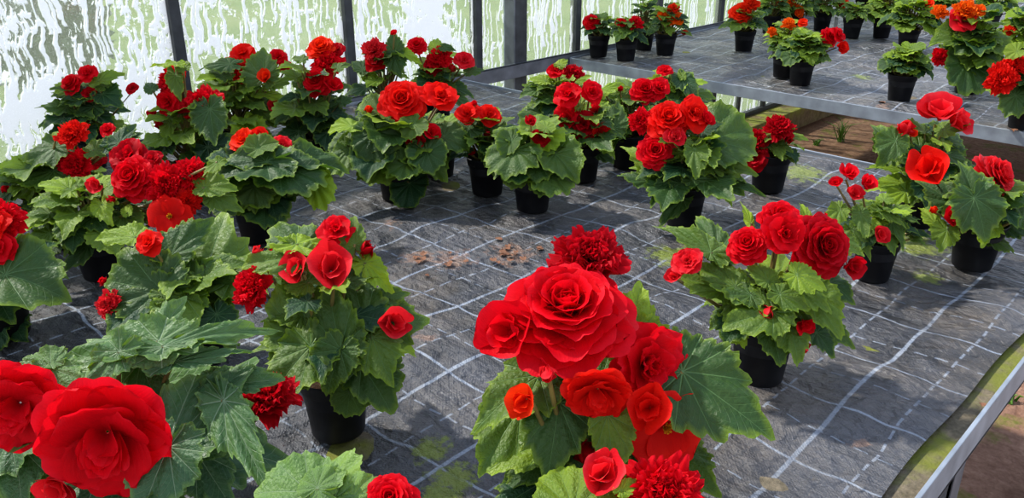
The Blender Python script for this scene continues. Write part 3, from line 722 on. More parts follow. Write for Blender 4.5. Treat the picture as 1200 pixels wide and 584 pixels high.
plant((238, 420), 'begonia with tall upright grey-green leaves standing behind the bottom left plant', seed=6, n=9, R=.14, H=.19, L=.12, tint=.2, fl=[
    ('loose', 174, 284, 34, B_, dict(fx=-.2, fy=.6)), ('carn', 128, 358, 40, P_, dict(fx=-.4, fy=.1, dz=.08)), ('bud', 121, 330, 14, R_, {}), ('bud', 216, 470, 8, R_, {})],
    lv=[(240, 332, 248, 238, dict(a=.3, w=1.15, t=.35, dz=-.02)), (228, 330, 288, 340, dict(a=.3, w=1., t=.15, dz=.0)), (200, 300, 240, 252, dict(a=.4, w=.9, t=.1, dz=.0, k='ovate')), (222, 358, 212, 288, dict(a=.25, w=.85, t=.25, dz=.05)),
        (186, 340, 130, 284, dict(a=.35, w=1.3, t=.12, dz=.06)), (188, 340, 140, 352, dict(a=.4, w=1., t=.12, dz=.06)), (158, 278, 108, 276, dict(a=.7, w=.8, t=.7, dz=.0)), (192, 345, 222, 322, dict(a=.5, w=1., t=.3, dz=.07)),
        (220, 360, 222, 386, dict(a=.3, w=1.2, t=.3, dz=.08, k='round')), (256, 350, 258, 384, dict(a=.4, w=1.1, t=.75, dz=.0)), (215, 372, 190, 392, dict(a=.6, w=1., t=.1, dz=.02))])
# --- right of centre
plant((888, 441), 'full begonia in a black pot right of centre, red blooms above hanging buds', seed=7, n=20, R=.14, H=.20, L=.082, tint=.3, fl=[
    ('rose', 876, 285, 48, R_, dict(fx=-.4, fy=.45)), ('rose', 916, 254, 50, R_, dict(fx=.0, fy=.6, dz=-.02)), ('loose', 921, 274, 54, R_, dict(fx=.1, fy=.1, dz=.05)), ('rose', 966, 288, 78, Cc, dict(fx=.25, fy=.1, dz=.03)),
    ('fold', 994, 310, 38, Cc, dict(fx=.5, fy=-.2, dz=.03)), ('loose', 806, 306, 38, P_, dict(fx=-.4, fy=.5)), ('fold', 792, 326, 26, P_, dict(fx=-.6)), ('bud', 899, 367, 23, P_, dict(fy=-.2, dz=.10)),
    ('fold', 940, 378, 30, R_, dict(fx=.3, fy=-.6, dz=.09)), ('bud', 940, 405, 22, P_, dict(fy=-.8, dz=.10)), ('bud', 862, 350, 14, R_, dict(dz=.04))],
    lv=[(833, 296, 775, 256, dict(a=.5, w=.5, t=.3, dz=.0)), (840, 296, 824, 242, dict(a=.4, w=.75, t=.15, dz=-.03)), (848, 340, 790, 320, dict(a=.5, w=.8, t=.4, dz=.04)), (862, 336, 816, 302, dict(a=.5, w=.8, t=.35, dz=.05)),
        (906, 366, 846, 376, dict(a=.55, w=1.15, t=.35, dz=.10, k='ovate')), (904, 388, 912, 426, dict(a=.4, w=1.25, t=.15, dz=.09)), (880, 346, 842, 330, dict(a=.6, w=1., t=.2, dz=.07)), (910, 340, 934, 330, dict(a=.5, w=1.2, t=.25, dz=.08)),
        (914, 345, 948, 360, dict(a=.5, w=1., t=.35, dz=.10)), (938, 338, 972, 362, dict(a=.5, w=.9, t=.4, dz=.08)), (948, 344, 982, 392, dict(a=.45, w=.9, t=.4, dz=.07)), (934, 322, 968, 336, dict(a=.5, w=1.2, t=.75, dz=.09)),
        (972, 330, 998, 352, dict(a=.5, w=1.2, t=.05, dz=.0)), (960, 378, 998, 398, dict(a=.6, w=.9, t=.15, dz=.0)), (858, 366, 842, 388, dict(a=.5, w=1.2, t=.6, dz=.05)), (862, 386, 872, 404, dict(a=.5, w=1.6, t=1., dz=.07)),
        (946, 262, 942, 234, dict(a=.3, w=.6, t=.9, dz=-.04)), (880, 262, 872, 234, dict(a=.3, w=.4, t=.95, dz=-.04)), (900, 330, 880, 308, dict(a=.4, w=1., t=.45, dz=.07)), (985, 280, 1008, 300, dict(a=.5, w=1., t=.3, dz=-.03))])
plant((1021, 325), 'narrow begonia with tulip-like half-open red blooms, behind the full plant with hanging buds', seed=8, n=26, R=.11, H=.20, L=.060, s=1.0, tint=.3, kind='lobed', fl=[
    ('fold', 993, 207, 30, R_, dict(fy=.9)), ('fold', 1013, 218, 28, R_, dict(fx=.3, fy=.7)), ('fold', 1000, 228, 24, P_, dict(fy=.2, dz=.04)), ('fold', 980, 216, 18, R_, dict(fx=-.5)), ('fold', 1029, 275, 26, P_, dict(fx=.1, fy=-.1, dz=.08)), ('bud', 970, 252, 10, R_, {})],
    lv=[(1008, 250, 1010, 280, dict(a=.4, w=1., t=.3, dz=.06)), (985, 245, 968, 270, dict(a=.5, w=1., t=.5, dz=.05)), (1030, 245, 1058, 262, dict(a=.6, w=.8, t=.4)), (1000, 270, 1018, 300, dict(a=.4, w=1., t=.3, dz=.05)), (1045, 260, 1052, 290, dict(t=.2))])
plant((1138, 311), 'right-hand begonia with one very large upright leaf and a pinkish red bloom leaning right', seed=9, n=14, R=.13, H=.20, L=.10, tint=.2, fl=[
    ('rose', 1170, 205, 62, P_, dict(fx=.75, fy=.35, dz=.0, sx=.85)), ('fold', 1090, 202, 60, B_, dict(fx=-.6, fy=.5, dz=-.03)), ('fold', 1117, 252, 30, R_, dict(fx=-.2, fy=.0, dz=.08)), ('bud', 1094, 246, 12, Vm, dict(dz=.06))],
    lv=[(1142, 232, 1156, 284, dict(a=.2, w=1.35, t=.12, dz=.10)), (1142, 236, 1136, 186, dict(a=.2, w=1.1, t=.12, dz=.09)), (1118, 240, 1086, 204, dict(a=.4, w=1., t=.1, dz=.0)), (1110, 270, 1096, 292, dict(a=.5, w=1.4, t=.5, dz=.06)),
        (1172, 262, 1206, 276, dict(a=.5, w=1., t=.05, dz=.02)), (1160, 280, 1190, 292, dict(a=.6, w=.9, t=.2, dz=.04)), (1190, 250, 1216, 232, dict(a=.5, w=1.2, t=.05, dz=.0)), (1096, 262, 1084, 240, dict(a=.4, w=.9, t=.9, dz=.04))])
plant((1073, 262), 'begonia with a broad coral-red bloom and round pink bud behind the large-leaved right-hand plant', seed=10, n=16, R=.13, H=.22, L=.10, tint=.3, fl=[
    ('fold', 1098, 138, 56, P_, dict(fx=-.2, fy=.8, dz=0)), ('fold', 1116, 146, 44, P_, dict(fx=.7, fy=.3, dz=.02)), ('bud', 1061, 150, 24, P_, dict(fx=-.3, fy=.6)), ('fold', 1068, 158, 14, Vm, {})],
    lv=[(1050, 165, 1028, 192, dict(a=.35, w=1.2, t=.2, dz=.05)), (1046, 180, 1032, 138, dict(a=.3, w=1.1, t=.2, dz=.04)), (1078, 178, 1082, 142, dict(a=.3, w=1., t=.3, dz=.03)), (1106, 176, 1134, 152, dict(a=.4, w=1.1, t=.1, dz=.0)),
        (1060, 216, 1016, 214, dict(a=.6, w=.7, t=.8, dz=.02)), (1062, 224, 1022, 240, dict(a=.6, w=.7, t=.7, dz=.06)), (1080, 222, 1062, 238, dict(a=.6, w=1., t=.3, dz=.08)), (1120, 190, 1140, 208, dict(t=.1)), (1056, 200, 1020, 190, dict(a=.6, w=.6, t=.8)), (1085, 190, 1092, 226, dict(a=.4, w=1., t=.2, dz=.06))])
plant((899, 222), 'small begonia with dark red blooms, pot fully visible near the bench end', seed=11, n=13, R=.09, H=.17, L=.075, s=1.18, tint=.25, fl=[
    ('carn', 913, 150, 40, Cc, dict(fy=.7)), ('carn', 886, 166, 36, Cc, dict(fx=-.4, fy=.4)), ('loose', 884, 184, 34, Cc, dict(fx=-.4, fy=-.1, dz=.05)), ('bud', 924, 163, 14, Cc, dict(fy=-.4, dz=.05))],
    lv=[(910, 172, 930, 188, dict(a=.5, t=.3, dz=.04)), (926, 150, 934, 152, dict(t=.9, w=.4))], hmin=.13)
# --- middle back row
plant((800, 262), 'bushy begonia right of centre back with bright clustered red blooms and spiky silver-green leaves', seed=12, n=22, R=.16, H=.22, L=.12, tint=.25, kind='ovate', fl=[
    ('rose', 784, 138, 52, B_, dict(fx=-.1, fy=.5, dz=.03)), ('loose', 814, 132, 46, B_, dict(fx=.5, fy=.3)), ('carn', 752, 142, 36, R_, dict(fx=-.3, fy=.3, dz=-.01)), ('rose', 768, 176, 42, R_, dict(fx=-.1, fy=.2, dz=.06)), ('loose', 792, 160, 28, P_, dict(fx=.2, fy=.1, dz=.07)), ('fold', 826, 142, 22, R_, dict(fx=.6))],
    lv=[(832, 166, 890, 172, dict(a=.5, w=1.1, t=.2, dz=.02, k='round')), (768, 196, 732, 164, dict(a=.4, w=.7, t=.75, dz=.03)), (775, 205, 740, 190, dict(a=.5, w=.9, t=.6, dz=.03)), (762, 212, 724, 200, dict(a=.6, w=.8, t=.1, dz=.05)), (812, 210, 848, 222, dict(a=.5, w=.8, t=.15, dz=.10)), (790, 222, 800, 224, dict(t=.2)),
        (800, 215, 792, 230, dict(a=.5, w=1.8, t=.1, dz=.1)), (826, 192, 892, 190, dict(a=.6, w=.6, t=.35, dz=.06)), (836, 205, 892, 230, dict(a=.6, w=.55, t=.1, dz=.04)), (800, 232, 770, 262, dict(a=.5, w=.7, t=.1, dz=.06)), (796, 180, 820, 168, dict(t=.7, w=.8, dz=.06)), (782, 215, 760, 240, dict(a=.5, w=.7, t=.1, dz=.09)), (814, 175, 812, 208, dict(t=.35, dz=.09, a=.5))])
plant((735, 196), 'begonia with frilled red blooms tucked between the two tall clusters at the back', seed=13, n=16, R=.13, H=.22, L=.11, tint=.25, fl=[
    ('rose', 756, 104, 34, R_, dict(fy=.4)), ('loose', 774, 102, 28, R_, dict(fx=.3)), ('bud', 727, 104, 9, Cc, {})],
    lv=[(722, 150, 722, 98, dict(a=.2, w=.85, t=.25, dz=.02)), (722, 142, 742, 112, dict(t=.2)), (705, 105, 742, 92, dict(t=.9, w=.6, a=.7))])
plant((790, 168), 'begonia at the bench end showing one small bloom and dark leaves before the far bench', seed=14, n=15, R=.14, H=.23, L=.11, tint=.3, fl=[
    ('loose', 779, 82, 20, R_, dict(fy=.8)), ('bud', 742, 100, 8, Cc, {})],
    lv=[(780, 100, 745, 92, dict(t=.9, w=.7)), (785, 96, 768, 74, dict(t=.8, w=.7)), (800, 92, 816, 118, dict(t=.05, w=1.)), (800, 90, 800, 76, dict(t=.6, w=.8)), (795, 105, 780, 122, dict(t=.2))])
plant((682, 210), 'begonia with a tall column of vivid red blooms behind the round-leaved plant', seed=15, n=16, R=.14, H=.21, L=.11, tint=.25, fl=[
    ('loose', 665, 110, 34, R_, dict(fx=-.3, fy=.4)), ('loose', 694, 108, 30, R_, dict(fx=.3, fy=.3)), ('loose', 665, 138, 38, R_, dict(fx=-.4, fy=.1, dz=.03)), ('loose', 684, 146, 38, Cc, dict(fx=.0, fy=.1, dz=.05)), ('loose', 703, 158, 36, B_, dict(fx=.4, fy=-.1, dz=.05)), ('bud', 697, 126, 16, R_, {})],
    lv=[(720, 150, 728, 112, dict(a=.2, w=.9, t=.2)), (680, 125, 684, 105, dict(t=.7, w=.7)), (700, 180, 720, 190, dict(t=.1))])
plant((655, 178), 'begonia with crinkled yellow-green tipped leaves and a scarlet top bloom beside the wall rail', seed=16, n=20, R=.15, H=.25, L=.11, tint=.35, fl=[
    ('loose', 652, 82, 24, R_, dict(fy=.7)), ('carn', 672, 86, 26, Cc, dict(fy=.6)), ('bud', 640, 120, 8, R_, {})],
    lv=[(655, 76, 666, 66, dict(t=.8)), (640, 95, 618, 90, dict(t=.85, w=.8)), (630, 105, 608, 112, dict(t=.2)), (640, 110, 612, 96, dict(t=.3)), (640, 128, 612, 136, dict(t=.3))])
plant((624, 245), 'begonia with large rounded pale-rimmed leaves and hardly any bloom in the back row', seed=17, n=14, R=.13, H=.16, L=.115, kind='round', mat='leaf', tint=.15, fl=[
    ('loose', 634, 160, 24, Cc, dict(fx=.2, fy=.2)), ('fold', 622, 144, 18, Cc, {})],
    lv=[(604, 176, 572, 196, dict(a=.6, w=1.15, t=.2, dz=.08)), (610, 178, 640, 168, dict(a=.6, w=1.1, t=.15, dz=.05)), (650, 180, 676, 206, dict(a=.6, w=1.1, t=.25, dz=.05)), (606, 205, 600, 222, dict(a=.4, w=1.3, t=.25, dz=.10)), (636, 205, 632, 230, dict(a=.4, w=1.1, t=.15, dz=.09)),
        (604, 160, 580, 148, dict(a=.6, w=1., t=.3, dz=.0)), (640, 150, 632, 138, dict(t=.6, a=.6)), (600, 165, 590, 182, dict(t=.2, a=.6, dz=.06))])
plant((571, 226), 'begonia with loose scarlet blooms between the big-bloomed plant and the round-leaved one', seed=18, n=14, R=.12, H=.22, L=.10, tint=.2, fl=[
    ('loose', 548, 132, 32, B_, dict(fx=-.2, fy=.6)), ('loose', 574, 134, 30, B_, dict(fx=.3, fy=.4)), ('bud', 556, 121, 9, R_, {}), ('bud', 571, 156, 12, P_, {}), ('fold', 551, 180, 14, R_, dict(dz=.05))],
    lv=[(550, 150, 590, 140, dict(t=.1)), (575, 175, 580, 205, dict(t=.1, dz=.04))])
plant((466, 232), 'begonia with one large round scarlet bloom in the back row, black pot fully in view', seed=19, n=20, R=.17, H=.19, L=.12, tint=.25, kind='round', fl=[
    ('rose', 471, 117, 56, B_, dict(fx=.0, fy=.25, dz=.02)), ('loose', 516, 112, 46, B_, dict(fx=.3, fy=.6, dz=.0)), ('bud', 432, 128, 12, Vm, dict(dz=.03)), ('fold', 487, 163, 30, Cc, dict(fx=-.1, fy=-.2, dz=.06)), ('fold', 505, 158, 28, R_, dict(fx=.3, dz=.05)), ('bud', 524, 108, 10, P_, dict(dz=-.04))],
    lv=[(438, 158, 436, 192, dict(a=.3, w=1.2, t=.12, dz=.08)), (474, 192, 456, 204, dict(a=.45, w=1.6, t=.2, dz=.13)), (500, 178, 510, 204, dict(a=.4, w=1.2, t=.1, dz=.1)), (415, 165, 386, 180, dict(a=.5, w=1.1, t=.15, dz=.03)), (410, 175, 388, 208, dict(a=.5, w=.7, t=.3, dz=.06)),
        (450, 190, 420, 210, dict(t=.45, dz=.06)), (486, 145, 472, 158, dict(t=.3, w=1.3, dz=.08)), (440, 140, 460, 152, dict(t=.3)), (412, 148, 382, 146, dict(t=.95, w=.6, a=.7, dz=.05)), (520, 160, 550, 170, dict(t=.15)), (480, 215, 472, 244, dict(t=.0, dz=.05))])
plant((515, 205), 'begonia half hidden behind the large scarlet bloom, only its dark pot and leaves showing', seed=20, n=14, R=.12, H=.17, L=.10, tint=.15, fl=[('loose', 540, 150, 20, Cc, {})])
plant((512, 150), 'begonia against the glass with three rose-red blooms left of the steel stanchion', seed=21, n=15, R=.13, H=.20, L=.10, tint=.25, fl=[
    ('rose', 488, 52, 24, R_, {}), ('carn', 514, 68, 34, R_, dict(fy=.3)), ('loose', 544, 70, 26, P_, dict(fx=.3)), ('rose', 506, 76, 26, Cc, dict(fx=-.3)), ('bud', 530, 80, 12, P_, {})],
    lv=[(510, 58, 512, 40, dict(t=.85, a=.4, w=1.2)), (500, 82, 520, 90, dict(t=.2)), (550, 84, 568, 80, dict(t=.15)), (520, 55, 534, 58, dict(t=.1))])
plant((455, 165), 'begonia before the third glazing bar with one dark upright leaf and a pinkish red bloom', seed=22, n=15, R=.13, H=.19, L=.11, tint=.2, fl=[
    ('carn', 438, 58, 34, P_, dict(fx=-.3, fy=.5)), ('loose', 440, 72, 28, R_, {}), ('fold', 462, 40, 10, R_, {})],
    lv=[(462, 62, 458, 34, dict(a=.2, w=.9, t=.15)), (462, 66, 470, 90, dict(a=.3, w=1.2, t=.1, dz=.04)), (472, 62, 494, 74, dict(t=.9, w=.6)), (430, 90, 445, 98, dict(t=.8, w=1.2)), (425, 82, 410, 66, dict(t=.1))])
plant((372, 200), 'begonia with three stacked scarlet and pink-red blooms left of the second pane bar', seed=23, n=17, R=.14, H=.22, L=.115, tint=.2, fl=[
    ('rose', 376, 55, 36, Vm, dict(fx=.0, fy=.6, dz=-.04)), ('loose', 394, 58, 20, Cc, dict(dz=-.05)), ('carn', 383, 74, 40, R_, dict(fy=.4, dz=-.02)), ('rose', 370, 94, 36, R_, dict(fx=-.2, fy=.2)), ('fold', 390, 102, 26, R_, dict(fx=.4))],
    lv=[(372, 138, 400, 108, dict(t=.1, w=1.2, a=.4)), (355, 70, 340, 65, dict(t=.3)), (388, 145, 416, 140, dict(t=.95, a=.7, w=.6, dz=.04)), (360, 120, 352, 135, dict(t=.2)), (395, 80, 410, 72, dict(t=.3)), (400, 120, 412, 110, dict(t=.1, w=1.2))])
plant((285, 195), 'wide begonia behind the left cluster with bright blooms and many lit yellow-green leaves', seed=24, n=26, R=.21, H=.22, L=.12, tint=.4, fl=[
    ('loose', 284, 62, 30, B_, dict(fy=.5, dz=-.05)), ('loose', 276, 84, 44, B_, dict(fx=.1, fy=.3, dz=-.03)), ('fold', 312, 92, 22, Vm, {}), ('loose', 326, 66, 22, R_, dict(dz=-.06)), ('fold', 324, 126, 22, P_, {}), ('loose', 334, 78, 18, Cc, dict(dz=-.06))],
    lv=[(308, 92, 306, 52, dict(a=.2, w=1.2, t=.2)), (270, 110, 230, 84, dict(t=.4, w=.8)), (275, 115, 228, 118, dict(t=.6, w=.6)), (280, 112, 240, 108, dict(t=.9, w=.5, a=.7)), (305, 130, 322, 140, dict(t=.3, w=1.2, dz=.05)), (340, 140, 356, 150, dict(t=.1, w=1.2)), (270, 75, 228, 72, dict(t=.1, w=.6)),
        (300, 110, 340, 116, dict(t=.8, w=.5, a=.7)), (290, 115, 270, 128, dict(t=.3)), (318, 100, 342, 86, dict(t=.5, w=.8)), (262, 90, 240, 72, dict(t=.2))])
plant((232, 235), 'begonia with side-on ruffled red blooms and one broad dark leaf, near the glass', seed=25, n=20, R=.15, H=.22, L=.12, tint=.35, fl=[
    ('carn', 200, 96, 44, R_, dict(fx=-.9, fy=.2, dz=-.02)), ('loose', 196, 120, 32, R_, dict(fx=-.4, fy=-.2)), ('carn', 238, 122, 54, R_, dict(fx=-.1, fy=.7, dz=.02)), ('loose', 216, 124, 22, P_, dict(fx=-.3, dz=.03)), ('bud', 178, 135, 16, Cc, dict(fx=-.4)), ('bud', 187, 146, 16, Cc, {}), ('carn', 206, 96, 36, B_, dict(fx=-.6, fy=.3, dz=-.02))],
    lv=[(246, 128, 256, 172, dict(a=.3, w=1.05, t=.12, dz=.07)), (205, 88, 214, 118, dict(a=.3, w=.7, t=.3)), (206, 75, 174, 74, dict(t=.9, w=.5, a=.7)), (200, 145, 196, 164, dict(t=.6, w=1.2)), (230, 175, 262, 170, dict(t=.4)), (215, 80, 200, 68, dict(t=.4)), (178, 105, 168, 90, dict(t=.1))])
plant((108, 196), 'begonia pressed against the glass at far left with dark shaded leaves and two red blooms', seed=26, n=18, R=.12, H=.20, L=.10, tint=.1, fl=[
    ('rose', 82, 97, 28, R_, dict(fx=-.4)), ('loose', 102, 85, 26, R_, dict(fy=.6)), ('loose', 104, 110, 20, Cc, {}), ('loose', 155, 103, 16, Cc, {})],
    lv=[(100, 110, 68, 120, dict(t=.05)), (115, 95, 140, 80, dict(t=.5, w=.8)), (120, 110, 146, 124, dict(t=.0, w=1.2)), (110, 125, 84, 146, dict(t=.05)), (122, 100, 108, 84, dict(t=.3))])
plant((302, 280), 'begonia with wide dark leaves, coral blooms and a slim black pot at left', seed=27, n=13, R=.13, H=.16, L=.12, kind='round', tint=.12, s=1.04, fl=[
    ('loose', 284, 164, 34, Vm, dict(fx=-.3, fy=.6, dz=-.02)), ('loose', 330, 170, 28, P_, dict(fx=.4, fy=.5, dz=-.02)), ('fold', 306, 160, 22, B_, dict(dz=-.04))],
    lv=[(318, 192, 282, 172, dict(t=.75, w=.8, a=.5, dz=.0)), (302, 174, 322, 160, dict(t=.3, w=1., a=.5)), (312, 190, 252, 196, dict(a=.65, w=.8, t=.08, dz=.06)), (328, 196, 384, 208, dict(a=.65, w=.9, t=.08, dz=.06)), (298, 218, 300, 246, dict(a=.4, w=1.15, t=.2, dz=.09)), (348, 190, 404, 186, dict(a=.65, w=.7, t=.1, dz=.0)),
        (368, 212, 386, 246, dict(a=.5, w=.7, t=.95, dz=.03)), (350, 215, 374, 226, dict(t=.2, dz=.04)), (315, 225, 328, 256, dict(t=.0, dz=.05)), (280, 210, 258, 226, dict(t=.3, dz=.04)), (350, 205, 340, 225, dict(t=.1, dz=.05))])
plant((122, 322), 'begonia at left with a heavy red cluster, one open bloom with a yellow centre', seed=28, n=24, R=.18, H=.19, L=.10, tint=.42, fl=[
    ('loose', 150, 182, 46, Cc, dict(fy=.6, dz=-.04)), ('rose', 153, 206, 56, R_, dict(fx=-.1, fy=.3, dz=.03)), ('carn', 196, 218, 60, R_, dict(fx=.2, fy=.3, dz=.03)), ('carn', 226, 204, 46, R_, dict(fx=.5, fy=.5, dz=.0)), ('single', 200, 254, 52, B_, dict(fx=.1, fy=.1, dz=.09)), ('loose', 178, 186, 24, Cc, dict(dz=-.02)), ('fold', 116, 216, 26, P_, dict(fx=-.3, fy=-.1, dz=.05)), ('bud', 130, 234, 13, R_, dict(fy=-.4, dz=.06)), ('carn', 220, 236, 34, B_, dict(fx=.5, fy=.0, dz=.05))],
    lv=[(92, 262, 44, 264, dict(a=.6, w=.7, t=.3, dz=.05)), (104, 288, 84, 318, dict(a=.5, w=1., t=.1, dz=.08)), (120, 240, 136, 262, dict(t=.9, dz=.07)), (112, 250, 100, 236, dict(t=.95, dz=.06)), (80, 240, 48, 236, dict(t=.5)), (140, 258, 166, 268, dict(t=.1, dz=.06)), (240, 220, 278, 218, dict(t=.5)), (250, 230, 284, 242, dict(t=.3)),
        (70, 285, 52, 300, dict(t=.1)), (150, 250, 146, 236, dict(t=.9, dz=.07)), (90, 275, 78, 296, dict(t=.4, dz=.07)), (118, 275, 100, 262, dict(t=.6, dz=.07)), (255, 190, 240, 205, dict(t=.5))])
plant((68, 288), 'begonia at far left with two round frilly scarlet blooms above broad green leaves', seed=29, n=16, R=.15, H=.20, L=.13, tint=.25, fl=[
    ('carn', 86, 158, 42, B_, dict(fx=.0, fy=.5)), ('carn', 88, 194, 48, R_, dict(fy=.1, dz=.04)), ('loose', 108, 184, 30, Cc, dict(fx=.3, dz=.0)), ('bud', 6, 222, 12, R_, {}), ('loose', 126, 152, 20, R_, dict(dz=-.06))],
    lv=[(66, 172, 26, 196, dict(a=.5, w=1.1, t=.15, dz=.02)), (62, 200, 16, 214, dict(a=.6, w=1.1, t=.2, dz=.05)), (30, 196, -6, 200, dict(t=.9, w=1.)), (110, 176, 138, 164, dict(t=.3)), (66, 160, 60, 152, dict(t=.8)), (60, 230, 20, 240, dict(t=.1, w=1.)), (40, 215, 4, 232, dict(t=.5)), (50, 182, 14, 178, dict(t=.4, w=.8)), (130, 170, 158, 150, dict(t=.0, w=1.)), (140, 168, 150, 140, dict(t=.05))])
plant((8, 392), 'begonia cut by the left frame edge with red blooms over one broad smooth leaf', seed=30, n=10, R=.13, H=.17, L=.12, tint=.15, fl=[
    ('carn', 4, 258, 54, R_, dict(fx=.2, fy=.3, dz=.0)), ('loose', -4, 290, 44, R_, dict(fx=.3, fy=.1, dz=.05)), ('fold', -2, 346, 26, R_, dict(dz=.08)), ('loose', -10, 262, 40, B_, {})],
    lv=[(6, 322, 76, 334, dict(a=.65, w=1.15, t=.12, dz=.08, k='round')), (22, 300, 18, 270, dict(a=.3, t=.95, w=.8, dz=.03)), (10, 370, 40, 400, dict(t=.0, dz=.0)), (-5, 380, 10, 415, dict(t=.0))])
# --- far bench
far = dict(R=.10, H=.19, L=.085)
plant((701, 66), 'small begonia with one red bloom at the left front corner of the far bench', seed=41, n=14, R=0.110, H=0.204, L=0.082, tint=.1, fl=[('rose', 693, 24, 20, R_, dict(fx=-.1))])
plant((733, 71), 'small begonia with two red blooms second from the left on the far bench', seed=42, n=17, R=0.110, H=0.204, L=0.087, tint=.1, fl=[('loose', 728, 26, 14, R_, {}), ('carn', 745, 27, 20, R_, dict(fx=.2))])
plant((754, 58), 'flowerless dark begonia behind the two-bloomed and the orange-flowered pots', seed=43, n=19, R=0.110, H=0.264, L=0.082, tint=.05)
plant((779, 64), 'begonia with orange blooms on the far bench left of the empty stretch', seed=44, n=25, R=0.138, H=0.250, L=0.082, tint=.25, fl=[('carn', 789, 10, 16, Vm, {}), ('loose', 791, 21, 20, O_, dict(dz=.03)), ('loose', 776, 18, 14, O_, dict(dz=.03)), ('fold', 802, 40, 10, R_, dict(dz=.04))])
plant((871, 60), 'begonia with a large red-orange double bloom in the rear middle of the far bench', seed=45, n=23, R=0.138, H=0.231, L=0.087, tint=.25, fl=[('rose', 868, 14, 26, Vm, dict(fx=-.1, fy=.3)), ('carn', 880, 4, 24, Vm, {})])
plant((902, 40), 'dark-potted begonia with pale green leaves half hidden right of the red-orange double bloom', seed=46, n=20, R=0.138, H=0.237, L=0.087, tint=.3)
plant((928, 38), 'begonia with scattered orange trumpet blooms behind the front pot with one red bloom', seed=47, n=25, R=0.152, H=0.224, L=0.082, tint=.5, fl=[('loose', 915, 5, 12, Vm, {}), ('fold', 932, 14, 18, O_, dict(fx=.5, fy=-.2, dz=.05)), ('loose', 928, 4, 12, O_, {})])
plant((962, 36), 'begonia with one round orange bloom in the rear row of the far bench', seed=48, n=25, R=0.179, H=0.237, L=0.087, tint=.4, fl=[('carn', 986, 3, 18, Vm, dict(dz=.02))])
t_ = plant((997, 44), 'compact flowerless begonia beside a white plant tag on the far bench', seed=49, n=18, R=0.110, H=0.184, L=0.075, tint=.3)
p_ = at_z(978, 38, T)
MB().box(-.012, .012, -.001, .001, 0, .10).build('plant_tag', M['white'], t_).location = (p_ - t_.location)
plant((917, 90), 'begonia with faded orange blooms hidden behind the pot with one red bloom', seed=50, n=23, R=0.138, H=0.237, L=0.082, tint=.6, fl=[('carn', 905, 37, 14, O_, dict(dz=.02)), ('carn', 924, 28, 18, O_, {}), ('loose', 941, 26, 12, Vm, {})])
plant((937, 99), 'begonia with one red bloom on its right side near the front of the far bench', seed=51, n=34, R=0.152, H=0.217, L=0.087, tint=.38, kind='round', fl=[('rose', 974, 42, 24, R_, dict(fx=.5, fy=.3, dz=.0)), ('loose', 983, 40, 20, R_, dict(fx=.7)), ('fold', 983, 56, 20, B_, dict(fx=.5, fy=-.3))])
plant((1032, 44), 'bright green begonia in the rear row left of the tall orange one', seed=52, n=28, R=0.166, H=0.264, L=0.082, tint=.55, kind='round')
plant((1062, 58), 'light green begonia with a hint of orange behind the flowerless front pot', seed=53, n=34, R=0.179, H=0.264, L=0.094, tint=.5, kind='round', fl=[('fold', 1086, 6, 16, Vm, {})])
plant((1053, 118), 'compact leafy begonia without blooms in a fully visible pot on the far bench front', seed=54, n=48, R=0.124, H=0.217, L=0.069, tint=.42, kind='round')
plant((1131, 108), 'largest begonia on the far bench, with orange and pink-red blooms above big hanging leaves', seed=55, n=19, R=0.179, H=0.356, L=0.138, tint=.2, kind='round', fl=[
    ('carn', 1132, 12, 34, O_, dict(fx=.1, fy=.6)), ('loose', 1130, 22, 34, P_, dict(fy=.3, dz=.04)), ('carn', 1102, 14, 22, O_, dict(dz=-.02)), ('carn', 1102, 66, 24, R_, dict(fx=-.2, fy=.1, dz=.06)), ('loose', 1148, 12, 18, O_, {})],
    lv=[(1134, 72, 1122, 112, dict(a=.3, w=1., t=.1, dz=.09)), (1150, 70, 1160, 100, dict(a=.3, w=1., t=.15, dz=.07)), (1138, 46, 1096, 40, dict(a=.6, w=.7, t=.3, dz=.05)), (1140, 44, 1184, 54, dict(a=.6, w=.7, t=.3, dz=.05)), (1136, 44, 1116, 62, dict(t=.1, dz=.06))])
plant((1196, 150), 'begonia with a big scarlet ruffled bloom at the right end of the far bench', seed=56, n=19, R=0.166, H=0.237, L=0.113, tint=.2, kind='round', fl=[
    ('carn', 1174, 92, 44, B_, dict(fx=-.3, fy=.2, dz=.05)), ('carn', 1192, 76, 36, B_, dict(fx=.0, fy=.6, dz=.02)), ('loose', 1186, 78, 24, B_, dict(fy=.5, dz=.02))],
    lv=[(1190, 112, 1176, 134, dict(t=.15, dz=.07, a=.4)), (1192, 60, 1178, 66, dict(t=.7))])
plant((1192, 78), 'begonia with a small orange-red bloom at the far bench right edge, behind the scarlet one', seed=57, n=28, R=0.179, H=0.264, L=0.101, tint=.45, kind='round', fl=[('carn', 1184, 36, 16, Vm, dict(dz=.04))])
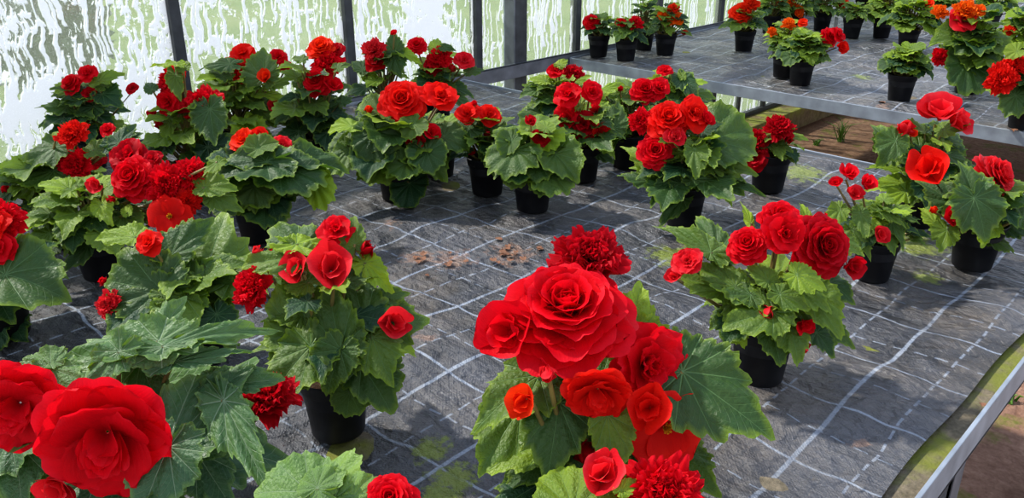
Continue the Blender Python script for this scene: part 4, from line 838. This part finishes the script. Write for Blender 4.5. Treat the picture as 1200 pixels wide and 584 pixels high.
for n_, (x, y, lab, f_) in enumerate([
    (914, 20, 'leafy begonia in the deepest row, left end, above the red-orange double bloom', []), (950, 14, 'begonia in the deepest row behind the orange trumpet blooms', []),
    (1010, 18, 'begonia in the deepest row behind the white plant tag', []), (1048, 20, 'begonia with an orange bud in the deepest row behind the bright green one', [('bud', 1050, -8, 8, O_)]),
    (1090, 30, 'yellow-green begonia immediately left of the largest far-bench plant', []), (1158, 36, 'dark-leaved begonia right behind the largest far-bench plant', [])]):
    plant((x, y), lab, seed=60+n_, n=25, R=0.166, H=0.250, L=0.094, tint=.4, kind='round', fl=f_)

# ================================================================== LIGHT
w = bpy.data.worlds.new('sky'); bpy.context.scene.world = w; w.use_nodes = True
nt = w.node_tree; nt.nodes.clear(); o = nt.nodes.new('ShaderNodeOutputWorld'); bg = nt.nodes.new('ShaderNodeBackground')
tc = nt.nodes.new('ShaderNodeTexCoord'); sx = nt.nodes.new('ShaderNodeSeparateXYZ'); nt.links.new(tc.outputs['Generated'], sx.inputs[0])
cr = nt.nodes.new('ShaderNodeValToRGB'); nt.links.new(sx.outputs[2], cr.inputs[0])
cr.color_ramp.elements[0].position = .0; cr.color_ramp.elements[0].color = (.88, .92, 1., 1)
cr.color_ramp.elements[1].position = .8; cr.color_ramp.elements[1].color = (.55, .68, .95, 1)
nt.links.new(cr.outputs[0], bg.inputs[0]); bg.inputs[1].default_value = 1.25; nt.links.new(bg.outputs[0], o.inputs[0])
sd = bpy.data.lights.new('sun', 'SUN'); sd.energy = 4.5; sd.angle = math.radians(2.5); sd.color = (1., .96, .90)
so = bpy.data.objects.new('sun', sd); C.objects.link(so)
d = RT*.80 - FH*.42 - UPZ*.98
so.rotation_euler = d.to_track_quat('-Z', 'Y').to_euler()
sc = bpy.context.scene
sc.view_settings.view_transform = 'Standard'; sc.view_settings.look = 'Medium High Contrast'; sc.view_settings.exposure = 0.0; sc.view_settings.gamma = 1.0
sc.cycles.max_bounces = 6; sc.cycles.transparent_max_bounces = 8; sc.cycles.sample_clamp_indirect = 6
